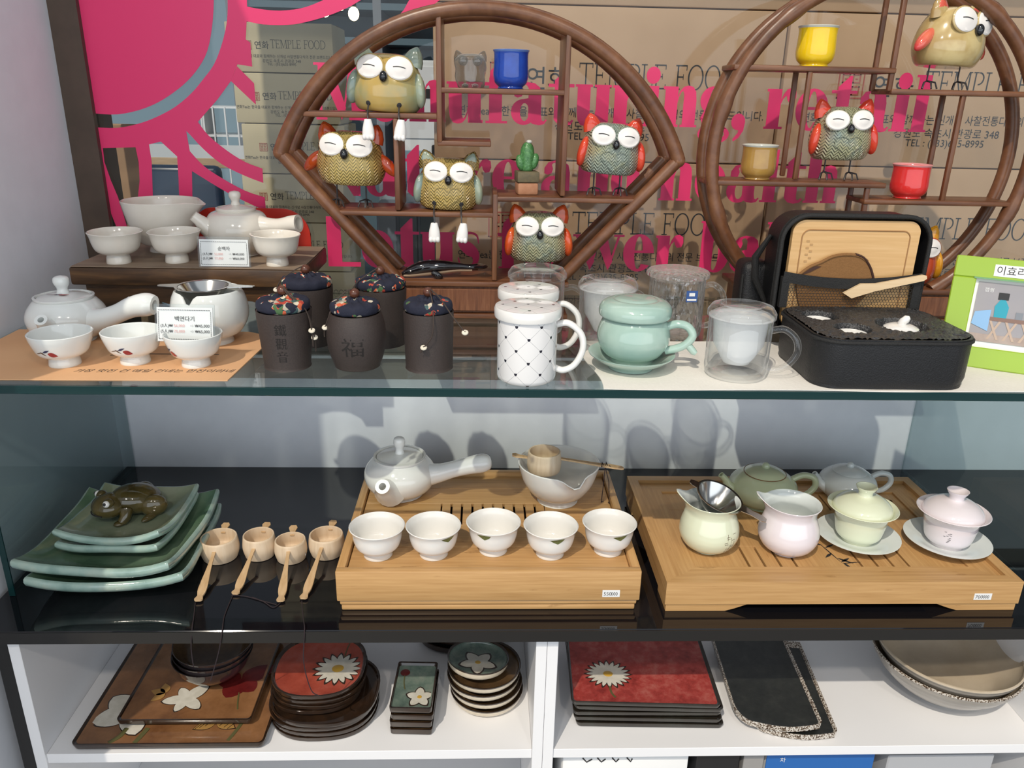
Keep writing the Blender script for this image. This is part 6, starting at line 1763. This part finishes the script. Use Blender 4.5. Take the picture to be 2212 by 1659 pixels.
# -- painted square trays
t, zt = slab('large rust-coloured tray with a white flower and butterfly, lowest in its pile', -.4400, 1.000, ZL+.0003, rr(.270,.235,.008), .010, .003, m_terrac, m_rim, 0, 'painted_tray', None)
for i, (a, R, wd) in enumerate(((.4,.040,.017),(1.5,.038,.016),(2.5,.042,.019),(3.6,.045,.020),(5.2,.046,.018))):
    cx_, cy_ = -.078, -.050
    c = petal(cx_, cy_, R*cos(a)*1.15, R*sin(a)*1.15, wd*1.0, k=.55)
    MB().poly([(cx_+(p[0]-cx_)*1.05, cy_+(p[1]-cy_)*1.05) for p in c], .0002, 'z', zt).build('petal_outline', m_rim, t)
    MB().poly(c, .0003, 'z', zt+.0002+.00002*i).build('painted_petal', m_petw, t)
stem(t, [(-.070,-.085),(-.074,-.100),(-.084,-.112)], zt+.0003, .004); stem(t, [(-.040,-.085),(-.044,-.100),(-.048,-.113)], zt+.0003, .004)
stem(t, [(.095,-.060),(.090,-.085),(.082,-.110)], zt+.0003, .0028)
m_wing = plain('amber_wing', (.36,.20,.06), .3)
for dx, dy, rot in ((-.026,.002,2.9),(-.012,-.014,3.7),(.020,.004,.3),(.016,-.012,-.5)):
    p0 = (.055,-.072); c = petal(p0[0], p0[1], .034*cos(rot), .024*sin(rot)+dy*.2, .009)
    MB().poly([(p0[0]+(q[0]-p0[0])*1.06, p0[1]+(q[1]-p0[1])*1.08) for q in c], .0002, 'z', zt+.0002).build('wing_outline', m_rim, t)
    MB().poly(c, .0003, 'z', zt+.0004).build('painted_wing', m_wing, t)
    for k in (.35, .6, .8): MB().tube([(p0[0]+.034*cos(rot)*k-.004, p0[1]+.024*sin(rot)*k-.006, zt+.0008),(p0[0]+.034*cos(rot)*k+.004, p0[1]+.024*sin(rot)*k+.006, zt+.0008)], .0005, 5).build('wing_vein', m_rim, t)
t, zt = slab('smaller rust-coloured tray with white and wine-red flowers, upper of its pile', -.4270, 1.013, ZL+.0145, rr(.194,.196,.006), .008, .003, m_terrac, m_rim, 0, 'painted_tray')
for i, (a, R, wd) in enumerate(((.9,.030,.011),(2.2,.022,.008),(3.3,.028,.009),(4.4,.022,.008),(5.6,.026,.009))):
    cx_, cy_ = -.012, -.052; c = petal(cx_, cy_, R*cos(a)*1.25, R*sin(a)*1.25, wd, k=.55)
    MB().poly([(cx_+(p[0]-cx_)*1.07, cy_+(p[1]-cy_)*1.07) for p in c], .0002, 'z', zt).build('petal_outline', m_rim, t)
    MB().poly(c, .0003, 'z', zt+.0002+.00002*i).build('painted_petal', m_petw, t)
for i, (a, R, wd) in enumerate(((.6,.046,.014),(3.2,.030,.015),(4.4,.034,.015),(5.5,.030,.013))):
    c = petal(.058, -.012, R*cos(a)*1.2, R*sin(a)*1.2, wd*1.2, k=.6); MB().poly(c, .0003, 'z', zt+.0002+.00002*i).build('painted_petal', m_darkred, t)
for rot in (1.9, 2.9, 4.0): MB().poly(petal(-.048, -.040, .024*cos(rot), .022*sin(rot), .007), .0003, 'z', zt+.0003).build('painted_wing', m_wing, t)
stem(t, [(.062,-.040),(.066,-.060),(.070,-.075)], zt+.0003, .0012)
# -- dark bowls on the tray
m_dkb = plain('dark_bowl_glaze', (.022,.018,.020), .12, c2=(.035,.028,.03), sc=40, coat=.7)
m_dkin = tex3('dark_amber_inside', (.05,.028,.014), (.085,.050,.024), (.12,.07,.03), 30)
for k in range(3):
    t = thing('dark_bowl', 'dark glazed bowl on the painted tray, %s of the nested three' % ('lowest', 'middle', 'topmost')[k], 'bowl', (-.4120+.002*k, 1.012, ZL+.0258+.010*k), 0, 'nested dark bowls')
    P = smooth([(0,.001),(.024,.001),(.026,0),(.026,.005),(.038,.009),(.052,.024),(.0595,.042)],4)
    MB().lathe(P+[(.0600,.0435),(.0585,.0432)], 44).build('outside', m_dkb, t, 50)
    MB().lathe([(.0585,.0432)]+smooth([(.0570,.040),(.049,.025),(.035,.0125),(0,.0105)],4), 44).build('inside', m_dkin, t, 50)
# -- red leaf-shaped plates
def blunt(w, d, k=2.6, n=44): 
    return [(math.copysign(abs(cos(2*pi*i/n))**(2/k), cos(2*pi*i/n))*w/2, math.copysign(abs(sin(2*pi*i/n))**(2/k), sin(2*pi*i/n))*d/2) for i in range(n)]
zs_ = ZL+.0003
words = ('lowest', 'second from the bottom', 'third from the bottom', 'fourth from the bottom', 'fifth from the bottom', 'sixth from the bottom', 'second from the top', 'topmost')
rj = random.Random(11)
for k in range(8):
    big = k < 4
    w_, d_ = (.160, .150) if big else (.138, .136)
    x_, y_ = (-.2330+rj.uniform(-.003,.003), .970+rj.uniform(-.002,.002)) if big else (-.2420+rj.uniform(-.003,.003), .978)
    top = k == 7
    lab = 'red rounded plate with a white daisy, topmost of its dark stack' if top else 'dark glazed rounded plate in the daisy plate stack, %s' % words[k]
    t, zt = slab(lab, x_, y_, zs_, blunt(w_, d_, 2.5), .0045, .0040, m_redor if top else m_rim, m_rim, rj.uniform(-.05,.05), 'rounded_plate', 'stack of daisy plates')
    zs_ += .0088
    if top:
        daisy(t, .028, -.006, zt+.0002, .030, 16, m_petw, squash=.95, wid=.16)
        stem(t, [(.034,.020),(.036,.045),(.040,.060)], zt+.0004, .0010)
# -- small rectangular dishes
zs_ = ZL+.0003
for k in range(4):
    top = k == 3
    lab = ('small dark rectangular dish, lowest of four', 'small brown rectangular dish, second of four', 'small reddish rectangular dish, third of four', 'small grey-green rectangular dish with a white flower, topmost of four')[k]
    ol = []
    for x, y in rrect(.062, .100, .004, 3): ol.append((x, y))
    t, zt = slab(lab, -.0955+rj.uniform(-.002,.002), .957+.001*k, zs_, ol, .0060, .0050, m_teald if top else m_dkin, m_rim, -.04, 'rectangular_dish', 'small rectangular dishes')
    zs_ += .0122
    if top:
        daisy(t, .010, -.022, zt+.0002, .018, 5, m_petw, wid=.36, core=.18, rot=.35)
        MB().lathe([(0,.0006),(.0065,.0003),(.0075,0)], 14, -.018, .030, zt+.0003).build('painted_bud', m_darkred, t)
        stem(t, [(-.018,.024),(-.017,.008),(-.014,-.006)], zt+.0004, .0009)
# -- round dishes
zs_ = ZL+.0003
m_dish = tex3('cream_dish', (.50,.42,.31), (.58,.50,.38), (.64,.56,.44), 25, .2)
for k in range(5):
    top = k == 4
    lab = 'round dark green dish with a white flower, topmost of the round stack' if top else 'cream round dish with a brown rim, %s of the round stack' % ('lowest', 'second from the bottom', 'third from the bottom', 'second from the top')[k]
    R_ = .0470 if top else .0560
    t = thing('round_dish', lab, 'dish', (.0140+rj.uniform(-.003,.003)-(.016 if top else .002*k), .990+(-.002 if top else 0), zs_), 0, 'stack of round dishes')
    if top: t.rotation_euler = (-.10, .06, 0)
    P = smooth([(0,.001),(R_*.55,.001),(R_*.66,0),(R_*.80,.0012),(R_*.95,.0055),(R_*.99,.0110),(R_,.0150)],3)
    MB().lathe(P, 44).build('outside', m_dish, t, 50)
    MB().lathe([(R_*.975,.0135),(R_*1.012,.0150),(R_*1.01,.0168),(R_*.98,.0165),(R_*.95,.0140)], 44).build('rim', m_rim, t, 60)
    MB().lathe(smooth([(R_*.975,.0155),(R_*.93,.0085),(R_*.7,.0048),(0,.0040)],3), 44).build('inside', m_teald if top else m_dkin, t, 50)
    zs_ += .0146
    if top: daisy(t, 0, 0, .0046, .026, 5, m_petw, wid=.34, core=.16, rot=.9)
# -- dark plate far back
t, zt = slab('dark glazed plate at the back behind the small rectangular dishes', -.0300, 1.135, ZL+.0003, blunt(.150,.110,2.2), .010, .004, m_inkgl, m_rim, 0, 'dark_plate')
t, zt = slab('upper dark glazed plate at the back behind the small rectangular dishes', -.0280, 1.137, ZL+.0150, blunt(.144,.104,2.2), .008, .004, m_inkgl, m_rim, 0, 'dark_plate')
# -- red square plates
zs_ = ZL+.0003
m_plg = tex3('dark_glazed_side', (.016,.012,.010), (.025,.020,.015), (.035,.035,.028), 30, .15)
for k in range(5):
    top = k == 4
    lab = 'crimson square plate with a white daisy, topmost of five' if top else 'dark edged square plate under the crimson daisy plate, %s' % ('lowest of five', 'second of five', 'third of five', 'fourth of five')[k]
    t, zt = slab(lab, .2560+rj.uniform(-.003,.003)-.001*k, 1.000+rj.uniform(-.002,.002), zs_, rr(.222,.168,.007), .0060, .0032, m_redgl if top else m_plg, m_plg, -.035+rj.uniform(-.012,.012), 'square_plate', 'stack of crimson plates')
    zs_ += .0098
    if top:
        daisy(t, -.050, -.020, zt+.0002, .030, 20, m_petw, squash=.85, wid=.13, core=.24)
        stem(t, [(-.050,-.046),(-.049,-.060),(-.044,-.070)], zt+.0004, .0018)
# -- black rectangular plates with speckled edge
def bow(w, d, b, n=10):
    o = [(w/2, d/2), (-w/2, d/2)]
    o += [(-w/2, -d/2+.040), (-w/2+.002, -d/2+.026), (-w/2+.007, -d/2+.014), (-w/2+.014, -d/2+.006)]
    o += [(-w/2+.02+(w-.024)*i/n, -d/2-.009*sin(pi*i/n)+.003) for i in range(0, n+1)]
    o += [(w/2, -d/2+.010), (w/2, -d/2+.02)]
    return o
for k, (x_, y_, z_, rz_, lab) in enumerate(((.4780, 1.000, .0003, -.10, 'black rectangular plate with a speckled edge, lower of the pair'), (.4520, 1.003, .0125, -.07, 'black rectangular plate with a speckled edge, upper of the pair'))):
    t, zt = slab(lab, x_, y_, ZL+z_, bow(.126, .210, .01), .0075, .0045, m_inkgl, m_speck, rz_, 'oblong_plate', 'black speckle-edged plates', .010)
# -- big beige bowls
for k in range(2):
    t = thing('large_bowl', 'large beige stoneware bowl with turned rings, %s of the nested pair' % ('outer', 'inner')[k], 'bowl', (.7380+.002*k, .996, ZL+.0003+.0125*k), 0, 'nested beige bowls')
    s = (.965 if k else 1.0)*1.04
    t.scale = (1, 1, .88)
    base = [(0,.002),(.036,.002),(.040,0),(.041,.004),(.060,.018),(.084,.042),(.1000,.068),(.1040,.080)]
    P = smooth([(r_*s, z_) for r_, z_ in base], 6)
    P = [(r_+.0006*sin(z_*900)*(z_ > .012), z_) for r_, z_ in P]
    MB().lathe(P, 60, fn=lambda x, y, z, a: (x, y, max(0, z))).build('outside', tex3('grey_beige_rings', (.26,.23,.20), (.33,.30,.26), (.40,.36,.31), 10, .35) if k == 0 else bpy.data.materials['grey_beige_rings'], t, 60)
    MB().lathe([(.1030*s,.0795),(.1052*s,.0805),(.1050*s,.0835),(.1030*s,.0840),(.1010*s,.0810)], 60).build('rim', m_speck if k == 0 else m_creamg, t, 60)
    MB().lathe([(r_*s, z_) for r_, z_ in smooth([(.1018,.0815),(.0975,.068),(.081,.044),(.058,.022),(0,.012)],4)], 60).build('inside', m_creamg, t, 60)
# -- lowest tier, tops of stored goods
t = thing('paper_parcel', 'white paper parcel with black brush strokes on the lowest tier', 'parcel', (.125, .900, .2705))
MB().box(0,.19,0,.20,0,.2250,.004,2).build('wrap', m_paper, t)
for k in range(4): MB().tube([(.03+.022*k,-.0008,.2215),(.036+.022*k,-.0008,.214),(.044+.02*k,-.0008,.2195)], .0010, 5).build('brush_stroke', m_ink, t)
for (nm, lab, x0_, w_, h_, c) in (('storage_box', 'black box between the paper parcel and the blue book', .327, .064, .224, (.012,.012,.013)),
                               ('storage_box', 'grey box standing left of the blue book', .3985, .030, .222, (.28,.27,.26))):
    t = thing(nm, lab, 'box', (x0_, .900, .2705)); MB().box(0,w_,0,.18,0,h_,.002).build('body', plain(lab[:9], c, .4), t)
    MB().box(-.0004,w_+.0004,-.0006,.1806,h_-.03,h_+.0006,.001).build('lid', plain(lab[:9]+'_lid', tuple(q*1.1 for q in c), .4), t)
t = thing('blue_book', 'blue glossy book standing on the lowest tier', 'book', (.4330, .900, .2705))
m_bk = plain('blue_cover', (.02,.13,.42), .25)
MB().box(0,.165,0,.002,0,.2240,.0004).build('cover', m_bk, t); MB().box(.001,.163,.0022,.0178,.001,.2220).build('pages', m_paper, t); MB().box(0,.165,.018,.020,0,.2240,.0004).build('cover', m_bk, t)
put_text('차', .010, m_paper, t, (.02,-.0006,.210))
t = thing('magazine_pile', 'grey cardboard magazine file on the lowest tier under the beige bowls', 'file', (.620, .900, .2705))
MB().box(0,.165,0,.22,0,.2180,.002).build('body', plain('grey_card',(.42,.43,.45),.6), t); MB().box(.004,.161,-.001,-.0004,.06,.19).build('front_label', m_paper, t)
